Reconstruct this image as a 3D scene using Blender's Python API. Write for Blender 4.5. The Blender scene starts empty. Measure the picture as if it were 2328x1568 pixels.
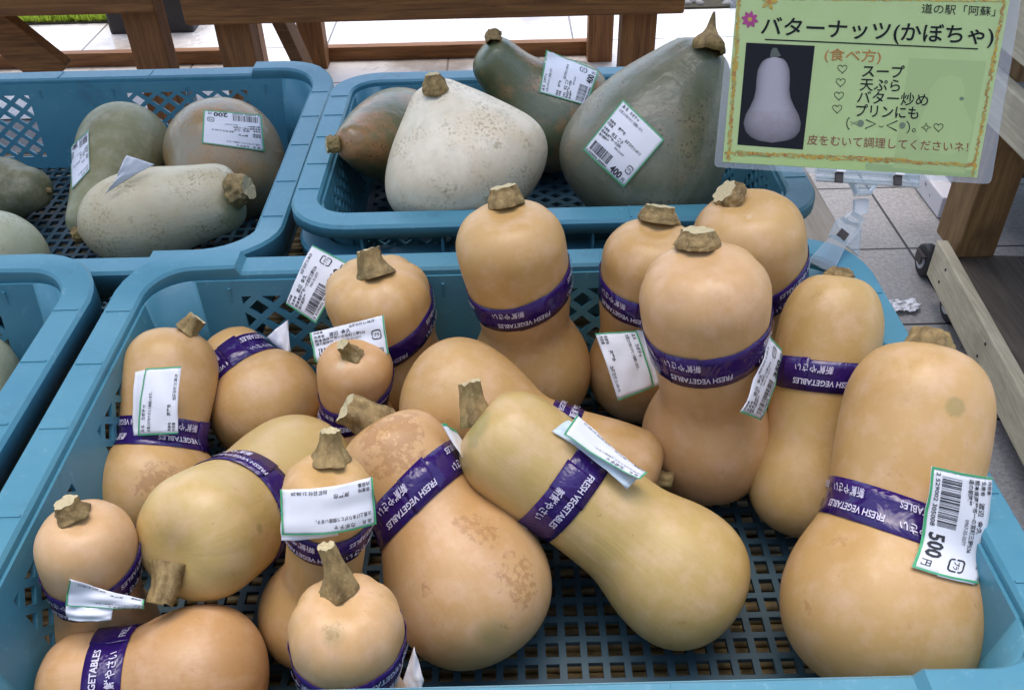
import bpy, bmesh, math, random
import numpy as np
from mathutils import Vector, Matrix, noise
from mathutils.bvhtree import BVHTree
R = math.radians
random.seed(7)
sc = bpy.context.scene
COL = sc.collection

# ------------------------------------------------------------------ camera
CAMZ = 1.19527
F_PX, PITCH, ROLL = 2069.13, 0.66836, -0.0241
cp, sp = math.cos(PITCH), math.sin(PITCH)
FW = Vector((0, cp, -sp)); R0 = Vector((1, 0, 0)); U0 = Vector((0, sp, cp))
RT = R0 * math.cos(ROLL) + U0 * math.sin(ROLL)
UP = U0 * math.cos(ROLL) - R0 * math.sin(ROLL)
CAM = Vector((0, 0, CAMZ))
cd = bpy.data.cameras.new('camera'); co = bpy.data.objects.new('camera', cd); COL.objects.link(co)
co.matrix_world = Matrix(((RT.x, UP.x, -FW.x, CAM.x), (RT.y, UP.y, -FW.y, CAM.y), (RT.z, UP.z, -FW.z, CAM.z), (0, 0, 0, 1)))
cd.sensor_width = 36; cd.lens = 36 * F_PX / 2328; cd.clip_end = 500; cd.clip_start = 0.02
sc.camera = co

# ------------------------------------------------------------------ world, sun, exposure
w = bpy.data.worlds.new("World"); sc.world = w; w.use_nodes = True
SUN_EL, SUN_AZ = 74, -10
nt = w.node_tree
sky = nt.nodes.new('ShaderNodeTexSky'); sky.sky_type = 'NISHITA'; sky.sun_disc = False
sky.sun_elevation = R(SUN_EL); sky.sun_rotation = R(SUN_AZ)
sky.air_density = 1.0; sky.dust_density = 3.0; sky.ozone_density = 1.0
nt.links.new(sky.outputs[0], nt.nodes['Background'].inputs[0]); nt.nodes['Background'].inputs[1].default_value = 0.12
sl = bpy.data.lights.new('sun', 'SUN'); sl.energy = .6; sl.angle = R(60); sl.color = (1, .98, .96)
so = bpy.data.objects.new('sun', sl); COL.objects.link(so)
el, az = R(SUN_EL), R(SUN_AZ)
so.rotation_euler = Vector((math.sin(az) * math.cos(el), math.cos(az) * math.cos(el), math.sin(el))).to_track_quat('Z', 'Y').to_euler()
sc.view_settings.view_transform = 'Standard'; sc.view_settings.look = 'None'
sc.view_settings.exposure = 1.72; sc.view_settings.gamma = 1
sc.cycles.use_denoising = True
sc.cycles.max_bounces = 8; sc.cycles.transparent_max_bounces = 16

# ------------------------------------------------------------------ measuring helpers
def ray(x, y):
    return (FW * F_PX + RT * (x - 1164) - UP * (y - 784)).normalized()
def at(x, y, z):
    d = ray(x, y); return CAM + d * ((z - CAMZ) / d.z)
def at_y(x, y, Y):
    d = ray(x, y); return CAM + d * (Y / d.y)
def at_x(x, y, X):
    d = ray(x, y); return CAM + d * (X / d.x)
def at_d(x, y, D):
    d = ray(x, y); return CAM + d * (D / d.dot(FW))
def depth(p):
    return (Vector(p) - CAM).dot(FW)

# ------------------------------------------------------------------ object helpers
def link(o): COL.objects.link(o); return o
def tag(o, label=None, cat=None, group=None, kind=None):
    if label: o['label'] = label
    if cat: o['category'] = cat
    if group: o['group'] = group
    if kind: o['kind'] = kind
    return o
def empty(name, loc, label, cat, group=None):
    o = bpy.data.objects.new(name, None); o.location = loc; o.empty_display_size = .05
    return tag(link(o), label, cat, group)
class MB:
    def __init__(s): s.v = []; s.f = []; s.m = []
    def add(s, vs, fs, mi=0):
        n = len(s.v); s.v += [tuple(v) for v in vs]; s.f += [tuple(i + n for i in f) for f in fs]; s.m += [mi] * len(fs); return s
    def grid(s, rows, mi=0, closed=False):
        nr, nc = len(rows), len(rows[0]); vs = [p for r_ in rows for p in r_]; fs = []
        for i in range(nr - 1):
            for j in range(nc if closed else nc - 1):
                k = (j + 1) % nc; fs.append((i * nc + j, i * nc + k, (i + 1) * nc + k, (i + 1) * nc + j))
        return s.add(vs, fs, mi)
    def box(s, a, b, mi=0, M=None, bev=0):
        (x0, y0, z0), (x1, y1, z1) = a, b
        if bev <= 0:
            vs = [(x0, y0, z0), (x1, y0, z0), (x1, y1, z0), (x0, y1, z0), (x0, y0, z1), (x1, y0, z1), (x1, y1, z1), (x0, y1, z1)]
            fs = [(3, 2, 1, 0), (4, 5, 6, 7), (0, 1, 5, 4), (1, 2, 6, 5), (2, 3, 7, 6), (3, 0, 4, 7)]
        else:
            bm = bmesh.new(); bmesh.ops.create_cube(bm, size=1)
            for v in bm.verts: v.co = Vector(((x0 + x1) / 2 + v.co.x * (x1 - x0), (y0 + y1) / 2 + v.co.y * (y1 - y0), (z0 + z1) / 2 + v.co.z * (z1 - z0)))
            bmesh.ops.bevel(bm, geom=bm.edges[:], offset=bev, segments=2, affect='EDGES', profile=.5)
            bm.verts.index_update(); vs = [v.co.copy() for v in bm.verts]; fs = [[v.index for v in f.verts] for f in bm.faces]; bm.free()
        if M: vs = [M @ Vector(v) for v in vs]
        return s.add(vs, fs, mi)
    def tube(s, pts, rad, n=10, mi=0, cap=True):
        pts = [Vector(p) for p in pts]; rows = []
        if not hasattr(rad, '__len__'): rad = [rad] * len(pts)
        for i, p in enumerate(pts):
            t = (pts[min(i + 1, len(pts) - 1)] - pts[max(i - 1, 0)]).normalized()
            a = t.orthogonal().normalized() if abs(t.x) < .9 else t.cross(Vector((0, 0, 1))).normalized(); b = t.cross(a)
            rows.append([p + (a * math.cos(k * 2 * math.pi / n) + b * math.sin(k * 2 * math.pi / n)) * rad[i] for k in range(n)])
        n0 = len(s.v); s.grid(rows, mi, True)
        if cap:
            s.f += [tuple(range(n0 + n - 1, n0 - 1, -1)), tuple(range(n0 + (len(pts) - 1) * n, n0 + len(pts) * n))]; s.m += [mi, mi]
        return s
    def prism(s, poly, off, mi=0):
        n = len(poly); poly = [Vector(p) for p in poly]
        return s.add(poly + [p + off for p in poly], [tuple(range(n)), tuple(range(2 * n - 1, n - 1, -1))] + [(i, i + n, (i + 1) % n + n, (i + 1) % n) for i in range(n)], mi)
    def build(s, name, mats, parent=None, smooth=False, solid=0, attrs=None, fix=False, sharp=False, polar=None):
        me = bpy.data.meshes.new(name); off = Vector(parent_loc(parent)) if parent else Vector((0, 0, 0))
        me.from_pydata([Vector(v) - off for v in s.v], [], s.f)
        for m in (mats if isinstance(mats, (list, tuple)) else [mats]): me.materials.append(m)
        me.polygons.foreach_set('material_index', s.m)
        if smooth: me.polygons.foreach_set('use_smooth', [True] * len(s.f))
        me.update()
        if fix:
            bm = bmesh.new(); bm.from_mesh(me); bmesh.ops.recalc_face_normals(bm, faces=bm.faces[:]); bm.to_mesh(me); bm.free()
        if sharp:
            bm = bmesh.new(); bm.from_mesh(me)
            for e in bm.edges:
                if len(e.link_faces) == 2 and e.calc_face_angle(0) > .5: e.smooth = False
            bm.to_mesh(me); bm.free()
        if attrs is not None:
            a = me.color_attributes.new('mark', 'FLOAT_COLOR', 'POINT'); a.data.foreach_set('color', np.asarray(attrs, dtype=np.float32).ravel())
        if polar is not None:
            a = me.attributes.new('polar', 'FLOAT_VECTOR', 'POINT'); a.data.foreach_set('vector', np.asarray(polar, dtype=np.float32).ravel())
        o = bpy.data.objects.new(name, me); link(o)
        if parent: o.parent = parent
        if solid:
            md = o.modifiers.new('thickness', 'SOLIDIFY'); md.thickness = solid; md.offset = 0
        return o
LOC = {}
def parent_loc(p):
    v = Vector((0, 0, 0))
    while p is not None: v = v + p.location; p = p.parent
    return v

# ------------------------------------------------------------------ material helpers
def nm(name):
    m = bpy.data.materials.new(name); m.use_nodes = True; nt = m.node_tree
    return m, nt, nt.nodes['Principled BSDF']
def nd(nt, t, **k):
    n = nt.nodes.new(t)
    for a, b in k.items():
        if a in n.inputs: n.inputs[a].default_value = b
        else: setattr(n, a, b)
    return n
def mixc(nt, fac, a, b, mode='MIX'):
    n = nt.nodes.new('ShaderNodeMix'); n.data_type = 'RGBA'; n.blend_type = mode
    for s_, v in ((n.inputs[0], fac), (n.inputs[6], a), (n.inputs[7], b)):
        if hasattr(v, 'links') or hasattr(v, 'is_linked'): nt.links.new(v, s_)
        elif s_ is n.inputs[0]: s_.default_value = v
        else: s_.default_value = (*v[:3], 1)
    return n.outputs[2]
def ramp(nt, src, p0, p1, c0=(0, 0, 0), c1=(1, 1, 1)):
    r_ = nt.nodes.new('ShaderNodeValToRGB'); e = r_.color_ramp.elements
    e[0].position = p0; e[1].position = p1; e[0].color = (*c0, 1); e[1].color = (*c1, 1)
    nt.links.new(src, r_.inputs[0]); return r_.outputs[0]
def noi(nt, coord, scale, detail=4, rough=.55, stretch=None, dist=0):
    n = nd(nt, 'ShaderNodeTexNoise', Scale=scale, Detail=detail, Roughness=rough, Distortion=dist)
    if stretch:
        mp = nt.nodes.new('ShaderNodeMapping'); mp.inputs['Scale'].default_value = stretch; nt.links.new(coord, mp.inputs[0]); coord = mp.outputs[0]
    nt.links.new(coord, n.inputs['Vector']); return n.outputs[0]
def bump(nt, bs, h, strength=.2, dist=.002, chain=None):
    b = nd(nt, 'ShaderNodeBump', Strength=strength, Distance=dist); nt.links.new(h, b.inputs['Height'])
    if chain: nt.links.new(chain, b.inputs['Normal'])
    nt.links.new(b.outputs[0], bs.inputs['Normal']); return b.outputs[0]
def math_(nt, op, a, b=None):
    n = nt.nodes.new('ShaderNodeMath'); n.operation = op
    for s_, v in ((n.inputs[0], a), (n.inputs[1], b)):
        if v is None: continue
        if hasattr(v, 'is_linked'): nt.links.new(v, s_)
        else: s_.default_value = v
    return n.outputs[0]
def objco(nt): return nt.nodes.new('ShaderNodeTexCoord').outputs['Object']
def plain(name, c, rough=.6, spec=.5, var=.12, scale=60, bmp=0):
    m, nt, bs = nm(name); co_ = objco(nt); f = noi(nt, co_, scale)
    c2 = tuple(x * (1 - var) for x in c); c1 = tuple(min(1, x * (1 + var)) for x in c)
    nt.links.new(mixc(nt, f, c1, c2), bs.inputs['Base Color']); bs.inputs['Roughness'].default_value = rough
    bs.inputs['Specular IOR Level'].default_value = spec
    if bmp: bump(nt, bs, f, bmp)
    return m
def wood(name, c_dark, c_light, axis='X', rough=.65, stain=None):
    m, nt, bs = nm(name); co_ = objco(nt)
    st = {'X': (1.2, 22, 22), 'Y': (22, 1.2, 22), 'Z': (22, 22, 1.2)}[axis]
    g = noi(nt, co_, 4, 6, .65, st, .6); g2 = noi(nt, co_, 14, 3, .6, st)
    c = mixc(nt, ramp(nt, g, .32, .68), c_dark, c_light)
    c = mixc(nt, math_(nt, 'MULTIPLY', ramp(nt, g2, .5, .75), .5), c, tuple(x * .55 for x in c_dark))
    if stain: c = mixc(nt, ramp(nt, noi(nt, co_, 5, 4, .6), .5, .72), c, stain)
    oi = nt.nodes.new('ShaderNodeObjectInfo')
    c = mixc(nt, math_(nt, 'MULTIPLY', oi.outputs['Random'], .3), c, tuple(x * .6 for x in c_dark))
    nt.links.new(c, bs.inputs['Base Color']); bs.inputs['Roughness'].default_value = rough
    bump(nt, bs, g, .25, .003); return m
def skin(name, rough, gloss=0.0, pale=(.72, .48, .33), rust=(.34, .155, .038), green=(.17, .19, .05), speck=(.20, .10, .03), mottle=.35, coat=0, coat_rough=.12, blotch=None, bmp=.15, speckle=.72, streak=.6):
    m, nt, bs = nm(name); co_ = objco(nt); oi = nt.nodes.new('ShaderNodeObjectInfo')
    va = nt.nodes.new('ShaderNodeVectorMath'); va.operation = 'ADD'
    mr = nd(nt, 'ShaderNodeVectorMath'); mr.operation = 'SCALE'; 
    cx = nt.nodes.new('ShaderNodeCombineXYZ')
    for i in range(3): nt.links.new(oi.outputs['Random'], cx.inputs[i])
    nt.links.new(cx.outputs[0], mr.inputs[0]); mr.inputs['Scale'].default_value = 7.3
    nt.links.new(co_, va.inputs[0]); nt.links.new(mr.outputs[0], va.inputs[1]); v = va.outputs[0]
    base = oi.outputs['Color']
    n1 = noi(nt, v, 14, 5, .6); n2 = noi(nt, v, 60, 4, .65); n3 = noi(nt, v, 220, 3, .7); n4 = noi(nt, v, 330, 2, .5)
    dk = nd(nt, 'ShaderNodeMix'); dk.data_type = 'RGBA'; dk.blend_type = 'MULTIPLY'; dk.inputs[0].default_value = 1; nt.links.new(base, dk.inputs[6]); dk.inputs[7].default_value = (.80, .72, .60, 1)
    c = mixc(nt, math_(nt, 'MULTIPLY', ramp(nt, n1, .38, .72), mottle * 2), base, dk.outputs[2])
    if blotch: 
        c = mixc(nt, ramp(nt, noi(nt, v, 11, 6, .62, None, .5), .46, .64), c, blotch[0])
        c = mixc(nt, math_(nt, 'MULTIPLY', ramp(nt, noi(nt, v, 13, 6, .68), .46, .60), .8), c, blotch[1])
    else:
        c = mixc(nt, math_(nt, 'MULTIPLY', ramp(nt, n2, .45, .75), .45), c, pale)
        sb = noi(nt, v, 42, 4, .7); c = mixc(nt, math_(nt, 'MULTIPLY', ramp(nt, sb, .66, .74), .5), c, tuple(x * 1.05 for x in rust))
    # small dark specks
    c = mixc(nt, math_(nt, 'MULTIPLY', math_(nt, 'MULTIPLY', ramp(nt, n4, speckle, speckle + .06), ramp(nt, noi(nt, v, 26, 4, .65), .44, .62)), .7), c, speck)
    at_ = nt.nodes.new('ShaderNodeAttribute'); at_.attribute_name = 'mark'
    sx = nt.nodes.new('ShaderNodeSeparateColor'); nt.links.new(at_.outputs['Color'], sx.inputs[0])
    n5 = noi(nt, v, 240, 6, .8); rr = ramp(nt, math_(nt, 'MULTIPLY', sx.outputs[0], math_(nt, 'ADD', math_(nt, 'MULTIPLY', n5, 1.5), math_(nt, 'MULTIPLY', math_(nt, 'SUBTRACT', n2, .66), 1.5))), .44, .64)
    c = mixc(nt, math_(nt, 'MULTIPLY', rr, .6), c, rust)
    gg = ramp(nt, math_(nt, 'MULTIPLY', sx.outputs[1], math_(nt, 'ADD', n2, .45)), .35, .65)
    c = mixc(nt, math_(nt, 'MULTIPLY', gg, .42), c, green)
    bb = ramp(nt, math_(nt, 'MULTIPLY', sx.outputs[2], math_(nt, 'ADD', n3, .5)), .4, .7)
    c = mixc(nt, math_(nt, 'MULTIPLY', bb, .75), c, (.62, .45, .25))
    nt.links.new(c, bs.inputs['Base Color'])
    pa = nt.nodes.new('ShaderNodeAttribute'); pa.attribute_name = 'polar'
    st = noi(nt, pa.outputs['Vector'], 5.0, 5, .62, (1.6, 1.6, .5)); st2 = noi(nt, pa.outputs['Vector'], 16, 3, .6, (1.4, 1.4, .35))
    c = mixc(nt, math_(nt, 'MULTIPLY', ramp(nt, st, .42, .72), streak), c, tuple(x * .62 for x in pale))
    c = mixc(nt, math_(nt, 'MULTIPLY', ramp(nt, st2, .55, .8), streak * .8), c, pale)
    vd = nd(nt, 'ShaderNodeTexVoronoi', Scale=30.0); wv = nt.nodes.new('ShaderNodeVectorMath'); wv.operation = 'ADD'
    nz = nd(nt, 'ShaderNodeTexNoise', Scale=90.0, Detail=3.0); nt.links.new(v, nz.inputs['Vector']); sc2 = nd(nt, 'ShaderNodeVectorMath'); sc2.operation = 'SCALE'; sc2.inputs['Scale'].default_value = .008
    nt.links.new(nz.outputs['Color'], sc2.inputs[0]); nt.links.new(v, wv.inputs[0]); nt.links.new(sc2.outputs[0], wv.inputs[1]); nt.links.new(wv.outputs[0], vd.inputs['Vector'])
    sv = nt.nodes.new('ShaderNodeSeparateColor'); nt.links.new(vd.outputs['Color'], sv.inputs[0])
    dot = math_(nt, 'LESS_THAN', vd.outputs['Distance'], math_(nt, 'MULTIPLY', sv.outputs[0], .085)); dot = math_(nt, 'MULTIPLY', dot, ramp(nt, sv.outputs[1], .45, .8))
    c = mixc(nt, math_(nt, 'MULTIPLY', dot, .6), c, tuple(x * .75 for x in rust))
    # short scratches
    vz = nd(nt, 'ShaderNodeTexVoronoi', Scale=38.0); vz.feature = 'DISTANCE_TO_EDGE'; nt.links.new(v, vz.inputs['Vector'])
    scr = math_(nt, 'MULTIPLY', ramp(nt, vz.outputs['Distance'], .0, .018, (1,) * 3, (0,) * 3), ramp(nt, noi(nt, v, 24, 2, .5), .60, .68))
    c = mixc(nt, math_(nt, 'MULTIPLY', scr, .5), c, speck)
    rg = nd(nt, 'ShaderNodeMapRange'); nt.links.new(n2, rg.inputs[0]); rg.inputs['To Min'].default_value = rough - .08; rg.inputs['To Max'].default_value = rough + .14
    nt.links.new(rg.outputs[0], bs.inputs['Roughness'])
    bs.inputs['Specular IOR Level'].default_value = .45
    bs.inputs['Subsurface Weight'].default_value = .06; bs.inputs['Subsurface Radius'].default_value = (.006, .003, .001); bs.inputs['Subsurface Scale'].default_value = 1
    bs.inputs['Coat Weight'].default_value = coat; bs.inputs['Coat Roughness'].default_value = coat_rough
    b1 = bump(nt, bs, n1, bmp, .004); b2 = bump(nt, bs, n3, bmp * .5, .0006, b1); bump(nt, bs, st, .10, .004, b2)
    if coat and coat_rough < .2:
        cb = nd(nt, 'ShaderNodeBump', Strength=.5, Distance=.004); nt.links.new(noi(nt, v, 45, 3, .6, None, 1.5), cb.inputs['Height']); nt.links.new(cb.outputs[0], bs.inputs['Coat Normal'])
    return m

def make_blue():
    m, nt, bs = nm('blue_crate_plastic'); co_ = objco(nt); n1 = noi(nt, co_, 9, 5, .6); n2 = noi(nt, co_, 130, 4, .7, (1, 1, .6)); 
    c = mixc(nt, ramp(nt, n1, .3, .7), (.052, .205, .288), (.080, .252, .325))
    c = mixc(nt, math_(nt, 'MULTIPLY', ramp(nt, n2, .6, .74), .5), c, (.20, .36, .44))
    c = mixc(nt, math_(nt, 'MULTIPLY', ramp(nt, noi(nt, co_, 22, 6, .7), .58, .76), .6), c, (.05, .11, .14))
    nt.links.new(c, bs.inputs['Base Color'])
    nt.links.new(ramp(nt, n2, .2, .8, (.3,) * 3, (.5,) * 3), bs.inputs['Roughness'])
    bump(nt, bs, n2, .12, .001); return m
BLUE = make_blue()
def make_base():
    m, nt, bs = nm('shaded_blue_grid_plastic'); co_ = objco(nt); n1 = noi(nt, co_, 30, 5, .6)
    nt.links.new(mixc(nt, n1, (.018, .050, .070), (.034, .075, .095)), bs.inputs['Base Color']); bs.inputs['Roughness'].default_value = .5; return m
BASE = make_base()  # grid blue darkened to put shade into the crate bottoms
BUTTER = skin('butternut_skin', .40, coat=.22, coat_rough=.40)
PALE = skin('pale_green_skin', .45, mottle=.55, pale=(.50, .47, .33), rust=(.22, .15, .05), speck=(.30, .245, .125), bmp=.4, speckle=.53, coat=.10, streak=.3)
MOTT = skin('mottled_green_skin', .4, mottle=.5, blotch=((.075, .10, .04), (.40, .19, .07)), bmp=.35, coat=.5, speckle=.60, speck=(.03, .04, .02))
GREY = skin('grey_green_skin', .42, mottle=.5, blotch=((.10, .115, .065), (.235, .20, .125)), pale=(.19, .20, .15), speck=(.04, .045, .03), bmp=.35, coat=.35, speckle=.58)
BROWN = skin('brown_grey_skin', .42, mottle=.4, blotch=((.27, .20, .11), (.38, .21, .06)), bmp=.4, coat=.5, speckle=.60, speck=(.09, .055, .025))
def make_stem():
    m, nt, bs = nm('stem_cork'); co_ = objco(nt); n1 = noi(nt, co_, 90, 6, .7, (1, 1, .35)); n2 = noi(nt, co_, 350, 4, .7); n0 = noi(nt, co_, 40, 3, .6)
    c = mixc(nt, ramp(nt, n1, .35, .68), (.13, .08, .025), (.43, .30, .12))
    c = mixc(nt, math_(nt, 'MULTIPLY', ramp(nt, n0, .5, .7), .5), c, (.12, .12, .03))
    c = mixc(nt, math_(nt, 'MULTIPLY', ramp(nt, n2, .6, .7), .5), c, (.55, .44, .26))
    nt.links.new(c, bs.inputs['Base Color']); bs.inputs['Roughness'].default_value = .75
    b = bump(nt, bs, n1, .6, .003); bump(nt, bs, n2, .4, .001, b); return m
STEM = make_stem()
CUT = plain('stem_cut', (.50, .42, .24), .8, .3, .3, 500, .4)
def make_tape():
    m, nt, bs = nm('purple_tape'); co_ = objco(nt); n1 = noi(nt, co_, 40, 3, .6, None, 1.0)
    nt.links.new(mixc(nt, n1, (.022, .007, .088), (.036, .012, .128)), bs.inputs['Base Color']); bs.inputs['Roughness'].default_value = .17
    bump(nt, bs, n1, .6, .004); return m
TAPE = make_tape()
WHITE_INK = plain('tape_print', (.62, .58, .70), .4, .4, .25, 200)
PAPER = plain('label_paper', (.74, .75, .78), .5, .4, .04, 80, .05)
PAPER_B = plain('label_backing', (.55, .66, .72), .45, .4, .05, 80)
GREEN_EDGE = plain('label_green_edge', (.06, .36, .15), .5, .4, .1)
INK = plain('black_print', (.035, .035, .04), .6, .3, .2)
INK_L = plain('grey_print', (.16, .16, .18), .6, .3, .2)
WOOD_D = wood('dark_stained_wood', (.14, .052, .012), (.37, .165, .045), 'X')
WOOD_DZ = wood('dark_stained_post_wood', (.14, .05, .012), (.37, .16, .045), 'Z')
WOOD_P = wood('pale_bare_wood', (.48, .41, .27), (.74, .66, .47), 'Y', stain=(.36, .31, .21))
WOOD_PZ = wood('weathered_post_wood', (.15, .075, .024), (.36, .22, .085), 'Z', stain=(.04, .018, .007))  # real stain, deepened to carry the shade on the rack post front
WOOD_T = wood('table_rail_wood', (.33, .26, .18), (.46, .38, .28), 'Y')
REED = wood('reed_stick', (.15, .095, .038), (.34, .245, .10), 'X', .55)  # reed colours lowered to deepen the shade in the gaps
def make_clear(name, tint=(.9, .95, .97), tr=.80, rough=.06, fr_=.8):
    m, nt, bs = nm(name); out = nt.nodes['Material Output']
    t = nt.nodes.new('ShaderNodeBsdfTransparent'); t.inputs[0].default_value = (*tint, 1)
    bs.inputs['Base Color'].default_value = (.8, .84, .87, 1); bs.inputs['Roughness'].default_value = rough
    n1 = noi(nt, objco(nt), 70, 3); fr = nd(nt, 'ShaderNodeLayerWeight', Blend=.35)
    f = math_(nt, 'ADD', math_(nt, 'MULTIPLY', fr.outputs[1], fr_), (1 - tr))
    cl = nd(nt, 'ShaderNodeClamp'); nt.links.new(f, cl.inputs[0])
    mx = nt.nodes.new('ShaderNodeMixShader'); nt.links.new(cl.outputs[0], mx.inputs[0]); nt.links.new(t.outputs[0], mx.inputs[1]); nt.links.new(bs.outputs[0], mx.inputs[2])
    nt.links.new(mx.outputs[0], out.inputs[0]); return m
CLEAR = make_clear('clear_plastic', tr=.86)
def make_film():
    m, nt, bs = nm('laminate_film'); out = nt.nodes['Material Output']; t = nt.nodes.new('ShaderNodeBsdfTransparent'); t.inputs[0].default_value = (.96, .97, .97, 1)
    g_ = nt.nodes.new('ShaderNodeBsdfGlossy'); g_.inputs['Roughness'].default_value = .16; fr = nd(nt, 'ShaderNodeFresnel', IOR=1.4)
    bp_ = nd(nt, 'ShaderNodeBump', Strength=.25, Distance=.002); nt.links.new(noi(nt, objco(nt), 14, 2), bp_.inputs['Height']); nt.links.new(bp_.outputs[0], g_.inputs['Normal'])
    mx = nt.nodes.new('ShaderNodeMixShader'); nt.links.new(math_(nt, 'MULTIPLY', fr.outputs[0], .45), mx.inputs[0]); nt.links.new(t.outputs[0], mx.inputs[1]); nt.links.new(g_.outputs[0], mx.inputs[2]); nt.links.new(mx.outputs[0], out.inputs[0]); return m
LAMIN = make_film()

# ------------------------------------------------------------------ setting: floor, outdoors
def make_floor():
    m, nt, bs = nm('granite_tile_floor'); co_ = objco(nt)
    mp = nt.nodes.new('ShaderNodeMapping'); mp.inputs['Location'].default_value = (-.96 + .6 * 4, -2.152 + .3 * 20, 0); nt.links.new(co_, mp.inputs[0])
    br = nd(nt, 'ShaderNodeTexBrick', Scale=1.0); br.offset = 0; br.inputs['Brick Width'].default_value = .6; br.inputs['Row Height'].default_value = .3
    br.inputs['Mortar Size'].default_value = .0035; br.inputs['Mortar Smooth'].default_value = .15
    br.inputs['Color1'].default_value = (.34, .325, .31, 1); br.inputs['Color2'].default_value = (.385, .368, .352, 1); br.inputs['Mortar'].default_value = (.02, .02, .022, 1)
    nt.links.new(mp.outputs[0], br.inputs['Vector'])
    n1 = noi(nt, co_, 95, 4, .75); n2 = noi(nt, co_, 260, 2, .6); n3 = noi(nt, co_, 2.5, 5, .6)
    c = mixc(nt, math_(nt, 'MULTIPLY', ramp(nt, n1, .35, .7), .75), br.outputs[0], (.15, .145, .145))
    c = mixc(nt, math_(nt, 'MULTIPLY', ramp(nt, n2, .58, .68), .5), c, (.52, .51, .50))
    c = mixc(nt, math_(nt, 'MULTIPLY', ramp(nt, n3, .55, .75), .45), c, (.13, .125, .12))
    c = mixc(nt, br.outputs['Fac'], c, (.02, .02, .022))
    nt.links.new(c, bs.inputs['Base Color']); nt.links.new(ramp(nt, n3, .35, .65, (.5,) * 3, (.7,) * 3), bs.inputs['Roughness'])
    bump(nt, bs, math_(nt, 'SUBTRACT', n1, math_(nt, 'MULTIPLY', br.outputs['Fac'], 2)), .3, .002); return m
FLOOR = make_floor()
tag(MB().grid([[(-40, -10, 0), (40, -10, 0)], [(-40, 60, 0), (40, 60, 0)]]).build('paving', FLOOR), kind='structure')
def make_terrace():
    m, nt, bs = nm('wet_pale_paving'); co_ = objco(nt)
    br = nd(nt, 'ShaderNodeTexBrick', Scale=1.0); br.offset = .5; br.inputs['Brick Width'].default_value = .9; br.inputs['Row Height'].default_value = .34; br.inputs['Mortar Size'].default_value = .004
    br.inputs['Color1'].default_value = (.66, .64, .62, 1); br.inputs['Color2'].default_value = (.72, .70, .68, 1); br.inputs['Mortar'].default_value = (.12, .11, .10, 1)
    mp = nt.nodes.new('ShaderNodeMapping'); mp.inputs['Location'].default_value = (.2, -3.29 + 3.4, 0); nt.links.new(co_, mp.inputs[0]); nt.links.new(mp.outputs[0], br.inputs['Vector'])
    n1 = noi(nt, co_, 2.2, 6, .65); n2 = noi(nt, co_, 60, 3, .7)
    c = mixc(nt, math_(nt, 'MULTIPLY', ramp(nt, n1, .47, .66), .75), br.outputs[0], (.26, .21, .16))
    c = mixc(nt, math_(nt, 'MULTIPLY', ramp(nt, n2, .5, .75), .2), c, (.35, .34, .33))
    nt.links.new(c, bs.inputs['Base Color']); nt.links.new(ramp(nt, n1, .35, .6, (.45,) * 3, (.18,) * 3), bs.inputs['Roughness']); return m
tag(MB().grid([[(-12, 2.72, .004), (12, 2.72, .004)], [(-12, 9.5, .004), (12, 9.5, .004)]]).build('terrace_paving', make_terrace()), kind='structure')
GRASSM = plain('bright_grass', (.36, .50, .05), .6, .3, .4, 40)
SOIL = plain('planting_soil', (.05, .045, .03), .9, .2, .4, 40)
GRAV = plain('gravel_stone', (.22, .22, .21), .8, .3, .5, 60)
tag(MB().box((-6, 3.60, -.02), (12, 9, .012), 0).build('planting_bed', SOIL), kind='structure')
g = MB(); rg = random.Random(3)
for i in range(9000):
    x = rg.uniform(-3.4, -1.54); y = 3.61 + rg.random() ** 2 * 1.3; h = rg.uniform(.03, .07); a = rg.uniform(0, 6.28); wd = .004
    p = Vector((x, y, .01)); q = p + Vector((math.cos(a) * h * .5, math.sin(a) * h * .5, h)); s_ = Vector((-math.sin(a), math.cos(a), 0)) * wd
    g.add([p - s_, p + s_, q], [(0, 1, 2)])
tag(g.build('grass', GRASSM), kind='stuff')
g = MB()
def pebble(mb, c, r_):
    bm = bmesh.new(); bmesh.ops.create_icosphere(bm, subdivisions=1, radius=1)
    sx, sy, sz = rg.uniform(.8, 1.3), rg.uniform(.7, 1.2), rg.uniform(.5, .8); a = rg.uniform(0, 6)
    bm.verts.index_update()
    mb.add([Vector(c) + r_ * Vector((v.co.x * sx * math.cos(a) - v.co.y * sy * math.sin(a), v.co.x * sx * math.sin(a) + v.co.y * sy * math.cos(a), v.co.z * sz)) for v in bm.verts], [[v.index for v in f.verts] for f in bm.faces]); bm.free()
for i in range(1500):
    pebble(g, (rg.uniform(-1.6, 2.6), 3.62 + rg.random() * .9, .012), rg.uniform(.012, .03))
tag(g.build('gravel', GRAV, smooth=True), kind='stuff')
# roof added out of view behind the crates to shape the light
ROOFM = wood('unseen_roof_wood', (.12, .075, .04), (.22, .15, .085), 'X')
rf = empty('unseen_roof', (0, 0, 2.5), 'wooden roof added behind the stall to shape the light', 'unseen_roof')
MB().box((-5, 1.0, 2.5), (5, 2.5, 2.54)).build('unseen_roof_deck', ROOFM, rf)
for y in (1.01, 1.7, 2.4): MB().box((-5, y, 2.36), (5, y + .09, 2.498), bev=.004).build('beam', ROOFM, rf)
tag(MB().box((-6, -2.5, 0), (6, -2.35, 3.2)).build('unseen_wall', plain('unseen_wall_plaster', (.30, .27, .23), .8, .3, .1, 3)), kind='structure')  # added behind the camera, unseen, to block low skylight from the front
del rf['label'], rf['category']; rf['kind'] = 'structure'
#@@SETTING@@

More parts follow.
